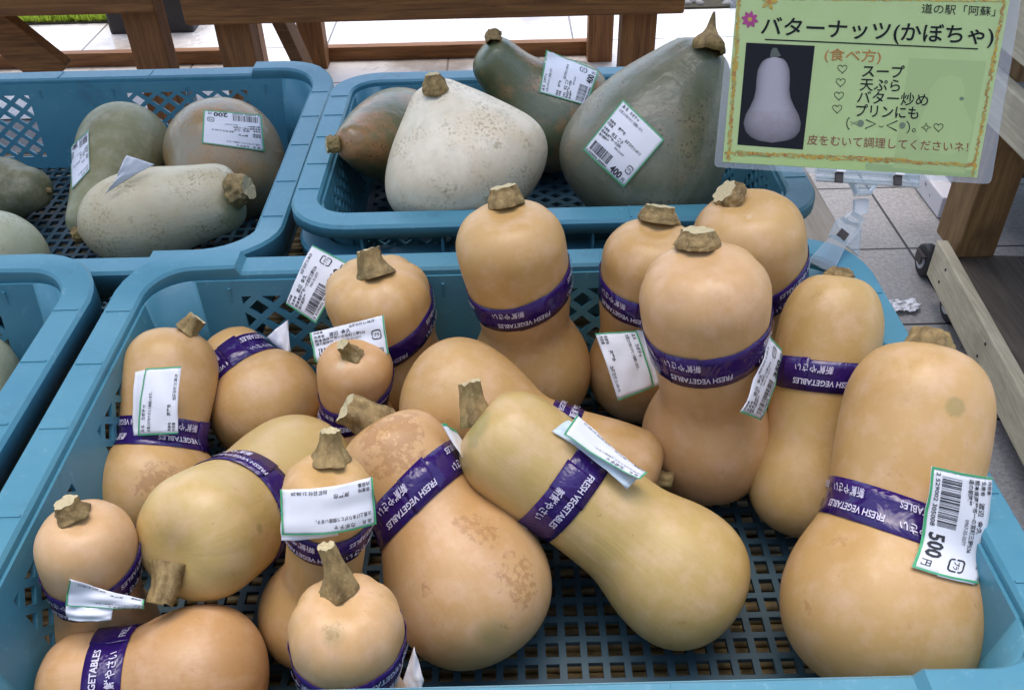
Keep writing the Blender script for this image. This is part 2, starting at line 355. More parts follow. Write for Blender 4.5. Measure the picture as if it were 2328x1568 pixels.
# ------------------------------------------------------------------ crates
TOP = .635                                            # table top under the crates
def rrect(cx, cy, hx, hy, r, d, fine=None):
    """points of a rounded rectangle inset by d, with position keys; straight runs are sampled at the keys in fine"""
    out = []
    rr = max(r - d, .004); n = 9
    def run(p, q, ks):
        for k in ks: out.append((p[0] + (q[0] - p[0]) * k, p[1] + (q[1] - p[1]) * k, 0))
    xs, ys = fine if fine else ([0, .5, 1], [0, .5, 1])
    corners = [(hx - r, -(hy - r), -90), (hx - r, hy - r, 0), (-(hx - r), hy - r, 90), (-(hx - r), -(hy - r), 180)]
    for i, (x, y, a) in enumerate(corners):
        for k in range(n):
            t = R(a + 90 * k / (n - 1)); out.append((cx + x + rr * math.cos(t), cy + y + rr * math.sin(t), 1))
        nx, ny, _ = corners[(i + 1) % 4]; t = R(a + 90)
        p = (cx + x + rr * math.cos(t), cy + y + rr * math.sin(t)); q = (cx + nx + rr * math.cos(t), cy + ny + rr * math.sin(t))
        run(p, q, [k for k in (ys if i % 2 == 0 else xs) if 0 < k < 1])
    return out
def lattice(mb, P, u0, u1, v0, v1, nu, nv, a=.36, b=.36):
    """diamond lattice of crossing bars in the patch P(u, v)"""
    du, dv = (u1 - u0) / nu, (v1 - v0) / nv
    for i in range(nu):
        for j in range(nv):
            cx, cy = u0 + (i + .5) * du, v0 + (j + .5) * dv
            for sx in (-1, 1):
                for sy in (-1, 1):
                    pts = [(1 - a, 0), (1, 0), (1, b), (a, 1), (0, 1), (0, 1 - b)]
                    vs = [P(cx + sx * p * du / 2, cy + sy * q * dv / 2) for p, q in pts]
                    mb.add(vs, [tuple(range(6)) if sx * sy > 0 else tuple(range(5, -1, -1))])
def wall_panel(name, parent, p00, p10, p11, p01, regs):
    P = lambda u, v: p00 * (1 - u) * (1 - v) + p10 * u * (1 - v) + p11 * u * v + p01 * (1 - u) * v
    mb = MB()
    def rect(u0, u1, v0, v1):
        mb.add([P(u0, v0), P(u1, v0), P(u1, v1), P(u0, v1)], [(0, 1, 2, 3)])
    v0, v1 = regs[0][2], regs[0][3]
    rect(0, 1, 0, v0); rect(0, 1, v1, 1); u = 0
    for (a, b, _, _, nu, nv) in regs:
        rect(u, a, v0, v1); lattice(mb, P, a, b, v0, v1, nu, nv, .32, .32); u = b
    rect(u, 1, v0, v1)
    mb.build(name, BLUE, parent, solid=.003)
def crate(x0, x1, y0, y1, ztop, zbase, label, group='blue plastic crates of squash on the stall', diamond_base=False, raised=True, slots=True, flange=.024, R_=.06):
    cx, cy, hx, hy = (x0 + x1) / 2, (y0 + y1) / 2, (x1 - x0) / 2, (y1 - y0) / 2
    root = empty('plastic_crate', (cx, cy, zbase - .004), label, 'crate', group)
    Lx, Ly = 2 * (hx - R_), 2 * (hy - R_)
    e = .034
    xs = sorted({.0, e / Lx, (e + .004) / Lx, 1 - e / Lx, 1 - (e + .004) / Lx, .25, .5, .75})
    sl = []
    slf = (.405, .64)
    if slots: sl = [(f - .0096 / Ly, f + .0096 / Ly) for q in slf for f in (q, 1 - q)]
    ys = sorted({.1, .2, .3, .5, .8, .9} | {k for s_ in sl for k in s_})
    prof = [(0, -flange), (0, -.0022), (.0018, 0), (.008, 0), (.0155, 0), (.0222, 0), (.0238, -.0018), (.0250, -.012)]
    rows = []; base = rrect(cx, cy, hx, hy, R_, 0, (xs, ys))
    for d, z in prof:
        row = []
        for (x, y, k) in rrect(cx, cy, hx, hy, R_, d, (xs, ys)):
            up = 0
            if raised and d < .0245:
                fx = (hx - R_) - abs(x - cx)            # distance from the corner arc along the long side
                if k == 1 or (abs(y - cy) > hy - R_ - .001 and fx < e + .001): up = .0065
                if k == 0 and abs(abs(x - cx) - hx) < .03 and abs(y - cy) < hy - R_ - .0001: up = 0
                if k == 1: up = .0065 * min(1, max(0, (abs(y - cy) - (hy - R_)) / (R_ * .7)))
            row.append(Vector((x, y, ztop + z + up)))
        rows.append(row)
    mb = MB(); n = len(rows[0]); nr = len(rows); mb.v = [p for r_ in rows for p in r_]
    slotset = set()
    if slots:
        for j in range(n):
            a, b = rows[3][j], rows[3][(j + 1) % n]
            if abs(abs(a.x - cx) - hx) < .012 and abs(a.x - b.x) < 1e-5 and abs(abs(a.y - b.y) - .012 * 1.6) < .002 and min(abs((a.y + b.y) / 2 - (cy - hy + R_ + f * Ly)) for f in slf) < .002: slotset.add(j)
    for i in range(nr - 1):
        for j in range(n):
            if i == 3 and j in slotset: continue
            k = (j + 1) % n; mb.f.append((i * n + j, i * n + k, (i + 1) * n + k, (i + 1) * n + j)); mb.m.append(0)
    rim = mb.build('rim', BLUE, root, smooth=True, solid=.0022, sharp=True)
    # small moulding seams across the rim
    for sx in (-1, 1):
        for f in (.06, .27, .52, .74, .95):
            yy = cy - hy + R_ + f * Ly; xo = cx + sx * (hx - .0125)
            MB().box((xo - .0095, yy - .0009, ztop - .0004), (xo + .0095, yy + .0009, ztop + .0018)).build('rim_seam', BLUE, root)
    for sy in (-1, 1):
        for f in (.3, .46, .68):
            xx = cx - hx + R_ + f * Lx; yo = cy + sy * (hy - .0125)
            MB().box((xx - .0009, yo - .0095, ztop - .0004), (xx + .0009, yo + .0095, ztop + .0018)).build('rim_seam', BLUE, root)
    # walls
    ti, bi = .0262, .040; zt, zb = ztop - .0055, zbase
    rt_, rb_ = R_ - ti, R_ - ti - .008
    tp = lambda sx, sy, ax: Vector((cx + sx * ((hx - ti) - (rt_ if ax == 'x' else 0)), cy + sy * ((hy - ti) - (rt_ if ax == 'y' else 0)), zt))
    bp = lambda sx, sy, ax: Vector((cx + sx * ((hx - bi) - (rb_ if ax == 'x' else 0)), cy + sy * ((hy - bi) - (rb_ if ax == 'y' else 0)), zb))
    h = zt - zb; va, vb = .15, .88
    wl = 2 * (hx - ti - rt_); ws = 2 * (hy - ti - rt_)
    nv = 4
    for sy in (-1, 1):
        r1 = max(.02, .5 - .215 / wl); r2 = .5 - .062 / wl; nu = 6
        wall_panel('side_wall', root, bp(-1, sy, 'x'), bp(1, sy, 'x'), tp(1, sy, 'x'), tp(-1, sy, 'x'), [(r1, r2, va, vb, nu, nv), (1 - r2, 1 - r1, va, vb, nu, nv)])
    for sx in (-1, 1):
        wall_panel('side_wall', root, bp(sx, -1, 'y'), bp(sx, 1, 'y'), tp(sx, 1, 'y'), tp(sx, -1, 'y'), [(.12, .42, va, vb, 4, nv), (.58, .88, va, vb, 4, nv)])
    for sx, sy, a0 in ((1, -1, -90), (1, 1, 0), (-1, 1, 90), (-1, -1, 180)):
        A = [R(a0 + 90 * k / 10) for k in range(11)]
        top = [Vector((cx + sx * (hx - ti - rt_) + rt_ * math.cos(t), cy + sy * (hy - ti - rt_) + rt_ * math.sin(t), zt)) for t in A]
        bot = [Vector((cx + sx * (hx - bi - rb_) + rb_ * math.cos(t), cy + sy * (hy - bi - rb_) + rb_ * math.sin(t), zb)) for t in A]
        cm = MB(); cm.grid([bot, [b.lerp(t, .5) for b, t in zip(bot, top)], top])
        cm.build('corner_wall', BLUE, root, smooth=True, solid=.003)
    # ribs under the rim
    for f in (-.72, -.42, -.14, .14, .42, .72):
        for sy in (-1, 1):
            x = cx + f * hx; y = cy + sy * hy
            MB().box((x - .0012, min(y - sy * .003, y - sy * .03), ztop - .06), (x + .0012, max(y - sy * .003, y - sy * .03), ztop - .012)).build('rib', BLUE, root)
    # base grid
    bx, by = hx - bi + .002, hy - bi + .002; g = MB()
    if diamond_base:
        P = lambda u, v: Vector((cx + u, cy + v, zb))
        lattice(g, P, -bx + .01, bx - .01, -by + .01, by - .01, 16, 13, .45, .45)
        for (a, b, c, d) in ((-bx, bx, -by, -by + .01), (-bx, bx, by - .01, by), (-bx, -bx + .01, -by + .01, by - .01), (bx - .01, bx, -by + .01, by - .01)):
            g.add([(cx + a, cy + c, zb), (cx + b, cy + c, zb), (cx + b, cy + d, zb), (cx + a, cy + d, zb)], [(0, 1, 2, 3)])
    else:
        nx, ny = round(2 * bx / .0142), round(2 * by / .0160); dx, dy = 2 * bx / nx, 2 * by / ny
        for i in range(nx):
            for j in range(ny):
                x, y = cx - bx + i * dx, cy - by + j * dy
                k = .0023 if (i % 7 and (i + 1) % 7) else .0027
                o_ = [(x, y), (x + dx, y), (x + dx, y + dy), (x, y + dy)]; q = [(x + k, y + k), (x + dx - k, y + k), (x + dx - k, y + dy - k), (x + k, y + dy - k)]
                g.add([(*p, zb) for p in o_ + q], [(0, 1, 5, 4), (1, 2, 6, 5), (2, 3, 7, 6), (3, 0, 4, 7)])
    gb = g.build('base_grid', BASE, root)
    bm = bmesh.new(); bm.from_mesh(gb.data); bmesh.ops.remove_doubles(bm, verts=bm.verts, dist=.0002); bm.to_mesh(gb.data); bm.free()
    md = gb.modifiers.new('thickness', 'SOLIDIFY'); md.thickness = .004; md.offset = 0
    return root
ZF = .649
crate(-.3235, .2965, .2305, .662, .775, ZF - .003, 'blue crate in the foreground filled with tan butternut squash')
crate(-.341 - .62, -.341, .238, .665, .775, ZF - .003, 'blue crate cut off by the left edge holding one pale squash')
crate(-.211 - .66, -.211, .666, 1.135, .760, ZF - .003, 'blue crate behind on the left holding grey green squash', R_=.07)
BRZ = .785
crate(-.199, .281, .692, 1.042, BRZ, .690, 'upper blue crate of the stacked pair holding large pear shaped squash', diamond_base=True, raised=False, slots=False, flange=.012, R_=.055)
crate(-.197, .279, .694, 1.040, BRZ - .036, .652, 'lower blue crate under the one with the big white squash', diamond_base=True, raised=False, slots=False, flange=.012, R_=.055)

# ------------------------------------------------------------------ stall table and reed mat
t = empty('stall_table', (-.3, .65, 0), 'low wooden stall table under the blue crates', 'table')
mb = MB()
for k in range(9):
    y = -.05 + k * .135; mb.box((-1.3, y, .600), (.343, y + .130, .618), bev=.002)
mb.build('tabletop', WOOD_D, t)
MB().box((.345, -.1, .55), (.392, 1.22, .630), bev=.003).build('side_rail', WOOD_T, t)
MB().box((-1.35, -.1, .55), (-1.303, 1.22, .630), bev=.003).build('side_rail', WOOD_T, t)
for x in (-1.29, .27):
    for y in (-.04, 1.08): MB().box((x, y, 0), (x + .07, y + .07, .599), bev=.003).build('leg', WOOD_PZ, t)
mb = MB(); rr_ = random.Random(5); y = -.02
while y < 1.19:
    d = rr_.uniform(.0032, .0046)
    z = .6185 + d; pts = [(-1.28 + k * .4, y + rr_.uniform(-.0008, .0008), z + rr_.uniform(0, .0008)) for k in range(4)] + [(.335, y, z)]
    mb.tube(pts, d, 6); y += d * 2 + rr_.uniform(.0006, .003)
tag(mb.build('reed_mat', REED, smooth=True), 'yellowish reed stick mat spread on the table under the crates', 'mat')

# ------------------------------------------------------------------ lettering
_tc = {}
def text2d(s, size=1.0, res=2, bold=0.0, space=1.0):
    key = (s, res, bold, space)
    if key not in _tc:
        c = bpy.data.curves.new('t', 'FONT'); c.body = s; c.resolution_u = res; c.offset = bold; c.space_character = space
        o = bpy.data.objects.new('t', c); COL.objects.link(o); bpy.context.view_layer.update()
        me = bpy.data.meshes.new_from_object(o.evaluated_get(bpy.context.evaluated_depsgraph_get()))
        vs = [(v.co.x, v.co.y) for v in me.vertices]; fs = [tuple(p.vertices) for p in me.polygons]
        bpy.data.objects.remove(o); bpy.data.curves.remove(c); bpy.data.meshes.remove(me)
        if vs:
            mx = min(v[0] for v in vs); vs = [(x - mx, y) for x, y in vs]
        _tc[key] = (vs, fs)
    vs, fs = _tc[key]
    return [(x * size, y * size) for x, y in vs], fs
def twidth(vs): return max(v[0] for v in vs) if vs else 0
class Ink:
    """flat marks in (u, v) space, mapped onto a surface when built"""
    def __init__(s): s.mb = MB(); s.z = 0; s.k = 0
    def text(s, t, u, v, h, w=None, maxw=None, rot=0, mi=0, bold=.012, res=2):
        vs, fs = text2d(t, h * 1.33, res, bold); tw = twidth(vs); k = (w / tw) if w else (min(1, maxw / tw) if maxw else 1)
        s.mb.add([(u + x * k, v + y, 0) for x, y in vs], fs, mi); return s
    def rect(s, u0, v0, u1, v1, mi=0):
        s.mb.add([(u0, v0, 0), (u1, v0, 0), (u1, v1, 0), (u0, v1, 0)], [(0, 1, 2, 3)], mi); return s
    def ring(s, pts, wd, mi=0, closed=True):
        n = len(pts); P = [Vector((p[0], p[1], 0)) for p in pts]; rows = []
        for i, p in enumerate(P):
            a = P[i - 1] if (closed or i > 0) else p; b = P[(i + 1) % n] if (closed or i < n - 1) else p
            t = (b - a).normalized(); nn = Vector((-t.y, t.x, 0)) * wd / 2; rows.append((p - nn, p + nn))
        vs = [q for r_ in rows for q in r_]; fs = [(2 * i, 2 * ((i + 1) % n), 2 * ((i + 1) % n) + 1, 2 * i + 1) for i in range(n if closed else n - 1)]
        s.mb.add(vs, fs, mi); return s
    def poly(s, pts, mi=0):
        n = len(pts); c = (sum(p[0] for p in pts) / n, sum(p[1] for p in pts) / n)
        s.k += 1; z = s.z or (s.k % 45) * 4e-6
        s.mb.add([(p[0], p[1], z) for p in pts] + [(c[0], c[1], z)], [(i, (i + 1) % n, n) for i in range(n)], mi); return s
    def build(s, name, mats, parent, fn, zd=None):
        m2 = MB(); m2.v = [fn(v[0], v[1]) + (zd * v[2] if zd else Vector()) for v in s.mb.v]; m2.f = s.mb.f; m2.m = s.mb.m
        return m2.build(name, mats, parent)
def barcode(ink, u, v, wd, h, digits=None, seed=1):
    rb = random.Random(seed); x = u
    while x < u + wd:
        b = rb.choice((.28, .28, .56, .84)); ink.rect(x, v, min(x + b, u + wd), v + h); x += b + rb.choice((.3, .3, .6, .85))
    if digits: ink.text(digits, u - 1.5, v - 2.6, 1.9, w=wd + 2)
def pla_mark(ink, u, v, s_):
    # square recycling mark with two rounded arrows and the word inside
    k = s_ / 2; arc = lambda cx, cy, a0: [(cx + k * .45 * math.cos(R(a0 + i * 22.5)), cy + k * .45 * math.sin(R(a0 + i * 22.5))) for i in range(5)]
    a = k * .55
    top = [(u - k, v - k * .1)] + [p for p in reversed(arc(u - a, v + a, 90))] + [p for p in reversed(arc(u + a, v + a, 0))] + [(u + k, v + k * .35)]
    bot = [(u + k, v + k * .1)] + [p for p in reversed(arc(u + a, v - a, 270))] + [p for p in reversed(arc(u - a, v - a, 180))] + [(u - k, v - k * .35)]
    ink.ring(top, s_ * .12, closed=False); ink.ring(bot, s_ * .12, closed=False)
    ink.text('プラ', u - k * .62, v - k * .38, s_ * .36, w=k * 1.25, bold=.02)
    return ink
def label_ink(kind, price, date, seed, prod=('渡辺  金久', '熊本県阿蘇市一の宮町三野536', '道の駅阿蘇', '0967-35-5077')):
    """marks of a 58 x 50 label in millimetres; 'lo' / 'up' are its folded halves (58 x 30 each)"""
    k = Ink(); dig = '2 529002 ' + {'500': '305008', '400': '304001', '350': '303509', '300': '303004', '200': '302007'}.get(price, '305008')
    if kind == 'full':
        k.text('品 名   カボチャ', 4, 45.3, 2.4, maxw=30); k.text('お買上げありがとう御座います。', 4, 41.4, 2.0, maxw=32, mi=1)
        k.text('原産地', 2.5, 30.6, 1.9); k.text('内容量', 2.5, 27.8, 1.9); k.text('阿蘇市', 15, 30.0, 2.3); k.text('出荷日付 ' + date, 28, 26.8, 2.1, maxw=27)
        y = 23.4
        k.text('生産者', 2.5, y, 1.8); k.text(prod[0], 13, y, 2.5, maxw=20); k.text(prod[1], 2.5, y - 3.2, 2, maxw=42); k.text(prod[2], 2.5, y - 6.2, 1.9); k.text(prod[3], 24, y - 6.2, 1.7, mi=1)
        barcode(k, 4, 4.2, 25, 8, dig, seed); k.text(price, 34, 2.2, 6, w=14, bold=.03); k.text('円', 50, 2.2, 3); pla_mark(k, 50.5, 13, 6)
    elif kind == 'lo':
        k.text('内容量', 2.5, 27.2, 1.8); k.text('出荷日付 ' + date, 30, 26.8, 2, maxw=25)
        k.text('生産者', 2.5, 23.4, 2); k.text(prod[0], 14, 23, 2.8, maxw=22); k.text(prod[1], 2.5, 19.6, 2.2, maxw=44); k.text(prod[2], 2.5, 16.5, 2.1); k.text(prod[3], 24, 16.5, 1.9, mi=1)
        barcode(k, 4, 5, 27, 8, dig, seed); k.text(price, 35, 2.6, 6.5, w=14, bold=.03); k.text('円', 51, 2.6, 3.2); pla_mark(k, 50.5, 16.5, 7)
    elif kind == 'up':
        k.text('品 名', 3, 25.4, 2.0); k.text('カボチャ', 13, 25.2, 2.6, maxw=16); k.text('お買上げありがとう御座います。', 3, 20.6, 2.1, maxw=34, mi=0)
        k.text('原産地', 2.5, 5.2, 1.9); k.text('内容量', 2.5, 2.2, 1.9); k.text('阿蘇市', 16, 5.2, 2.4); k.text('出荷日付 ' + date, 29, 2.0, 2.2, maxw=27)
    return k
#@@SQUASH@@

# ------------------------------------------------------------------ squash
ALL = []
class Body:
    def __init__(s, b, n, zb=None, zn=None, dy=0.0, zfloor=ZF, bend=(0, 0, 0), wst=.88, crease=.13, bfwd=1.05, nback=1.65, pear=0, cone=0, capb=.92, capn=.80, lob=.02, nl=10, dimple=.12, seed=1, warp=.034, pw=2.2):
        if zb is None:
            zb = zfloor + .05
            for _ in range(8): zb = zfloor + b[2] / F_PX * depth(at(b[0], b[1], zb)) * .97
        s.B = at(b[0], b[1], zb); s.rb = b[2] / F_PX * depth(s.B)
        s.N = at(n[0], n[1], zn) if zn is not None else at_y(n[0], n[1], s.B.y + dy)
        s.rn = n[2] / F_PX * depth(s.N)
        s.d = (s.N - s.B).normalized(); s.L = (s.N - s.B).length
        e = (CAM - s.B); s.e1 = (e - s.d * e.dot(s.d)).normalized(); s.e2 = s.d.cross(s.e1)
        s.bend = Vector(bend) if any(bend) else Vector((.0032 * math.sin(seed * 2.1), .002 * math.sin(seed * 1.3), 0)); s.lob, s.nl, s.seed, s.warp = lob, nl, seed, warp
        cb, cn = s.rb * capb, s.rn * capn; mer = []
        rw = s.rn * wst; kk = crease * s.rb; s.rw = rw
        def smax(*v):
            m_ = max(v); return m_ + kk * math.log(sum(math.exp((q - m_) / kk) for q in v))
        eb, en = s.rb * bfwd, min(s.rn * nback, s.L * .9)
        def raw(a):
            fb = s.rb * math.sqrt(max(0, 1 - (a / eb) ** 2)) if a < eb else 0
            fn = s.rn * math.sqrt(max(0, 1 - ((s.L - a) / en) ** 2)) if s.L - a < en else 0
            return smax(fb, fn, rw)
        c0, c1 = raw(0), raw(s.L)
        def mid(t):
            if pear:
                q = min(1, max(0, t / pear))
                if cone: return s.rn + (s.rb - s.rn) * (cone * (1 - q) + (1 - cone) * math.sqrt(1 - q * q))
                return s.rn + (s.rb - s.rn) * .5 * (1 + math.cos(math.pi * q))
            return raw(t * s.L) * ((s.rb / c0) * (1 - t) + (s.rn / c1) * t)
        for i in range(19):
            a = math.pi / 2 * i / 18; x = math.cos(a); mer.append((-cb * x, s.rb * (1 - x ** pw) ** (1 / pw)))
        nm_ = 16 if pear else 40
        for i in range(1, nm_): mer.append((s.L * i / nm_, mid(i / nm_)))
        r1 = mid(1)
        for i in range(19):
            a = math.pi / 2 * i / 18; x = math.sin(a); r_ = r1 * (1 - x ** 2.3) ** (1 / 2.3)
            mer.append((s.L + cn * x - dimple * s.rn * math.exp(-(r_ / (.42 * s.rn)) ** 2), r_))
        if pear:
            for _ in range(26):
                mer = [mer[0]] + [((mer[i - 1][0] + 2 * mer[i][0] + mer[i + 1][0]) / 4, (mer[i - 1][1] + 2 * mer[i][1] + mer[i + 1][1]) / 4) for i in range(1, len(mer) - 1)] + [mer[-1]]
        mer[0] = (mer[0][0], 0); mer[-1] = (mer[-1][0], 0)
        s.mer = mer; s.cb, s.cn = cb, cn
    def pt(s, a, r_, th, off=0.0):
        t = a / s.L; c = s.B + s.d * a + s.bend * math.exp(-((t - .5) / .42) ** 2)
        endw = min(1, max(0, (a - s.L * .8) / (s.L * .2 + s.cn))) + .45 * min(1, max(0, -a / s.cb))
        lob = 1 + s.lob * endw * (abs(math.cos(th * s.nl / 2 + s.seed)) - .6)
        rad = s.e1 * math.cos(th) + s.e2 * math.sin(th)
        q = (s.d * a + rad * r_) * 16 + Vector((s.seed * 3.1, s.seed * 1.7, 0))
        wv = 1 + s.warp * noise.noise(q) + s.warp * 2.0 * noise.noise(q * .42 + Vector((9.1, s.seed, 4)))
        return c + rad * (r_ * lob * wv + off)
    def surf(s, t, th, off=0.0):
        a = t * s.L; r_ = float(np.interp(a, [m[0] for m in s.mer[:-10]], [m[1] for m in s.mer[:-10]])); return s.pt(a, r_, th, off)
    def mesh(s, nth=72):
        mb = MB(); rows = [[s.pt(a, r_, 2 * math.pi * j / nth) for j in range(nth)] for a, r_ in s.mer[1:-1]]
        mb.grid(rows, 0, True); n = len(mb.v); m = len(rows)
        mb.v += [tuple(s.pt(s.mer[0][0], 0, 0)), tuple(s.pt(s.mer[-1][0], 0, 0))]
        for j in range(nth):
            k = (j + 1) % nth; mb.f += [(n, k, j), (n + 1, (m - 1) * nth + j, (m - 1) * nth + k)]; mb.m += [0, 0]
        s.polar = [(math.cos(2 * math.pi * j / nth) + s.seed, math.sin(2 * math.pi * j / nth), a / s.L) for a, r_ in s.mer[1:-1] for j in range(nth)] + [(s.seed, 0, -.5), (s.seed, 0, 1.5)]
        s.bvh = BVHTree.FromPolygons([Vector(v) for v in mb.v], mb.f); s.mb = mb; return mb
    def hit(s, x, y):
        h = s.bvh.ray_cast(CAM, ray(x, y)); return h if h[0] is not None else None
def stem_mesh(base, tip, rb, rt, kind='cut', seed=1, lobes=5):
    base, tip = Vector(base), Vector(tip); ax = tip - base; L = ax.length; d = ax.normalized(); a = d.orthogonal().normalized(); b = d.cross(a)
    mb = MB(); rows = []; n = 56; m = 18; rs = random.Random(seed); ph = rs.uniform(0, 6)
    side = (a * math.cos(ph) + b * math.sin(ph)) * L * .06
    for i in range(m + 1):
        u = i / m
        if kind == 'cut': r_ = rt + (rb - rt) * np.interp(u, [0, .08, .2, .38, .6, 1], [1.12, 1.06, .78, .38, .12, 0])
        elif kind == 'button': r_ = rt + (rb - rt) * np.interp(u, [0, .1, .3, .55, .8, 1], [1.15, 1.15, .95, .62, .2, 0])
        elif kind == 'onion': r_ = np.interp(u, [0, .06, .2, .32, .45, .6, .8, 1], [.80 * rb, rb, .98 * rb, .74 * rb, .45 * rb, .26 * rb, .16 * rb, .05 * rb])
        else: r_ = np.interp(u, [0, .1, .35, .7, 1], [.85 * rb, rb, .95 * rb, (rb + rt) / 2, rt])
        row = []
        for j in range(n):
            th = 2 * math.pi * j / n
            lb = {'cut': .24, 'button': .13, 'cork': .07, 'onion': .20}[kind]; nlb = {'cut': 5, 'button': 8, 'cork': 6, 'onion': 7}[kind]
            f = 1 + lb * (abs(math.cos(th * nlb / 2 + ph + .5 * u)) ** 1.4 - .5) * (1 - .3 * u if kind == 'cut' else .6 + .7 * u if kind == 'button' else 1)
            f += .05 * noise.noise(Vector((math.cos(th) * 6, math.sin(th) * 6, seed + u * .8))) + .035 * noise.noise(Vector((math.cos(th) * 13, math.sin(th) * 13, seed + u * 1.5)))
            p = base + d * L * (u * 1.0 - .10 * (1 - u)) + side * math.sin(math.pi * u)
            q = Vector((math.cos(th) * 1.5, math.sin(th) * 1.5, u * 2)) + Vector((seed * 2.3, 0, seed))
            f *= 1 + (.16 if kind in ('onion', 'cork') else .09) * noise.noise(q * (2.2 if kind == 'cork' else 1.4)) + .05 * noise.noise(q * 5)
            tz = 0.09 * L * noise.noise(Vector((math.cos(th) * 2, math.sin(th) * 2, seed))) * u
            row.append(p + (a * math.cos(th) + b * math.sin(th)) * r_ * f + d * tz)
        rows.append(row)
    mb.grid(rows, 0, True)
    c0 = sum((Vector(p) for p in rows[-1]), Vector()) / n
    inner = [c0 + (Vector(p) - c0) * .82 - d * L * .015 for p in rows[-1]]; inner2 = [c0 + (Vector(p) - c0) * .35 - d * L * .05 for p in rows[-1]]
    cut = 0 if kind in ('onion',) else 1
    mb.grid([rows[-1], inner, inner2], cut, True); k = len(mb.v); mb.v.append(tuple(c0 - d * L * .05))
    for j in range(n): mb.f.append((k - n + j, k - n + (j + 1) % n, k)); mb.m.append(cut)
    return mb
def bil(C, u, v):                       # C = TL, TR, BR, BL in reading order; u right, v up
    TL, TR, BR, BL = C; return (BL * (1 - u) + BR * u) * (1 - v) + (TL * (1 - u) + TR * u) * v
def add_label(parent, body, spec, stuck=False):
    """a price label: px corners in reading order -> a real sheet of paper near the squash"""
    C = spec['c']; kind = spec.get('k', 'blank'); W, Hh = (58, 50) if kind == 'full' else (58, 30)
    N_ = 14
    px = [Vector((c[0], c[1])) for c in C]
    if stuck:
        rows = []; last = None
        for i in range(N_ + 1):
            row = []
            for j in range(N_ + 1):
                q = bil(px, j / N_, i / N_); h = body.hit(q.x, q.y)
                row.append((h[0] + h[1].normalized() * .0012) if h else None)
            rows.append(row)
        flat = [(p, i, j) for i, r_ in enumerate(rows) for j, p in enumerate(r_) if p]
        md = sum(depth(p) for p, _, _ in flat) / len(flat)
        for i in range(N_ + 1):
            for j in range(N_ + 1):
                if rows[i][j] is None:
                    q = bil(px, j / N_, i / N_); p, _, _ = min(flat, key=lambda f: (f[1] - i) ** 2 + (f[2] - j) ** 2)
                    rows[i][j] = at_d(q.x, q.y, depth(p) + .002)
        # soften so that the paper bridges small dents
        for _ in range(3):
            rows = [[(rows[i][j] * 2 + rows[i - 1][j] + rows[i + 1][j] + rows[i][j - 1] + rows[i][j + 1]) / 6 if 0 < i < N_ and 0 < j < N_ else rows[i][j] for j in range(N_ + 1)] for i in range(N_ + 1)]
    else:
        if 'D' in spec: D = spec['D']
        else:
            a = spec.get('a') or tuple(sum(px, Vector((0, 0))) / 4); h = body.hit(*a); D = depth(h[0]) - .003 if h else depth(body.B) - body.rb
        dz = spec.get('dz', (0, 0, 0, 0)); c3 = [at_d(p.x, p.y, D + z) for p, z in zip(px, dz)]
        nrm = (c3[1] - c3[0]).cross(c3[3] - c3[0]).normalized()
        if nrm.dot(CAM - c3[0]) < 0: nrm = -nrm
        bu, bv = spec.get('bu', .003), spec.get('bv', .001); sd = spec.get('sd', 1)
        rows = []
        for i in range(N_ + 1):
            row = []
            for j in range(N_ + 1):
                u, v = j / N_, i / N_
                row.append(bil(c3, u, v) + nrm * (bu * math.sin(math.pi * u) + bv * math.sin(math.pi * v) + .0019 * noise.noise(Vector((u * 3.4, v * 3, sd))) + .0011 * abs(noise.noise(Vector((u * 5 + v * 3, v * 2, sd + 4))))))
            rows.append(row)
    if not stuck and 'D' not in spec:
        for _ in range(3):
            for i in range(N_ + 1):
                for j in range(N_ + 1):
                    p = rows[i][j]; dr = (p - CAM).normalized(); h = body.bvh.ray_cast(CAM, dr)
                    if h[0] is not None and h[3] < (p - CAM).length + .0024: rows[i][j] = h[0] - dr * .0026
            rows = [[(rows[i][j] * 2 + rows[i - 1][j] + rows[i + 1][j] + rows[i][j - 1] + rows[i][j + 1]) / 6 if 0 < i < N_ and 0 < j < N_ else rows[i][j] for j in range(N_ + 1)] for i in range(N_ + 1)]
    def fn0(u, v, off=0.0):
        x, y = min(max(u, 0), 1) * N_, min(max(v, 0), 1) * N_; j, i = min(int(x), N_ - 1), min(int(y), N_ - 1); fx, fy = x - j, y - i
        p = (rows[i][j] * (1 - fx) + rows[i][j + 1] * fx) * (1 - fy) + (rows[i + 1][j] * (1 - fx) + rows[i + 1][j + 1] * fx) * fy
        if off:
            n_ = (rows[i][j + 1] - rows[i][j]).cross(rows[i + 1][j] - rows[i][j]).normalized()
            if n_.dot(CAM - p) < 0: n_ = -n_
            p = p + n_ * off
        return p
    mb = MB(); mb.grid(rows)
    back = spec.get('m', 'w') == 'b'
    o = mb.build(spec.get('name', 'price_label'), [PAPER_B if back else PAPER], parent, smooth=True); sd = o.modifiers.new('thickness', 'SOLIDIFY'); sd.thickness = .0003; sd.offset = 0
    edges = spec.get('e', 'TLRB' if kind == 'full' else ('LRB' if kind == 'lo' else ('LRT' if kind == 'up' else '')))
    if spec.get('edge_only'): edges = spec['edge_only']
    ew = spec.get('ew', 1.1)
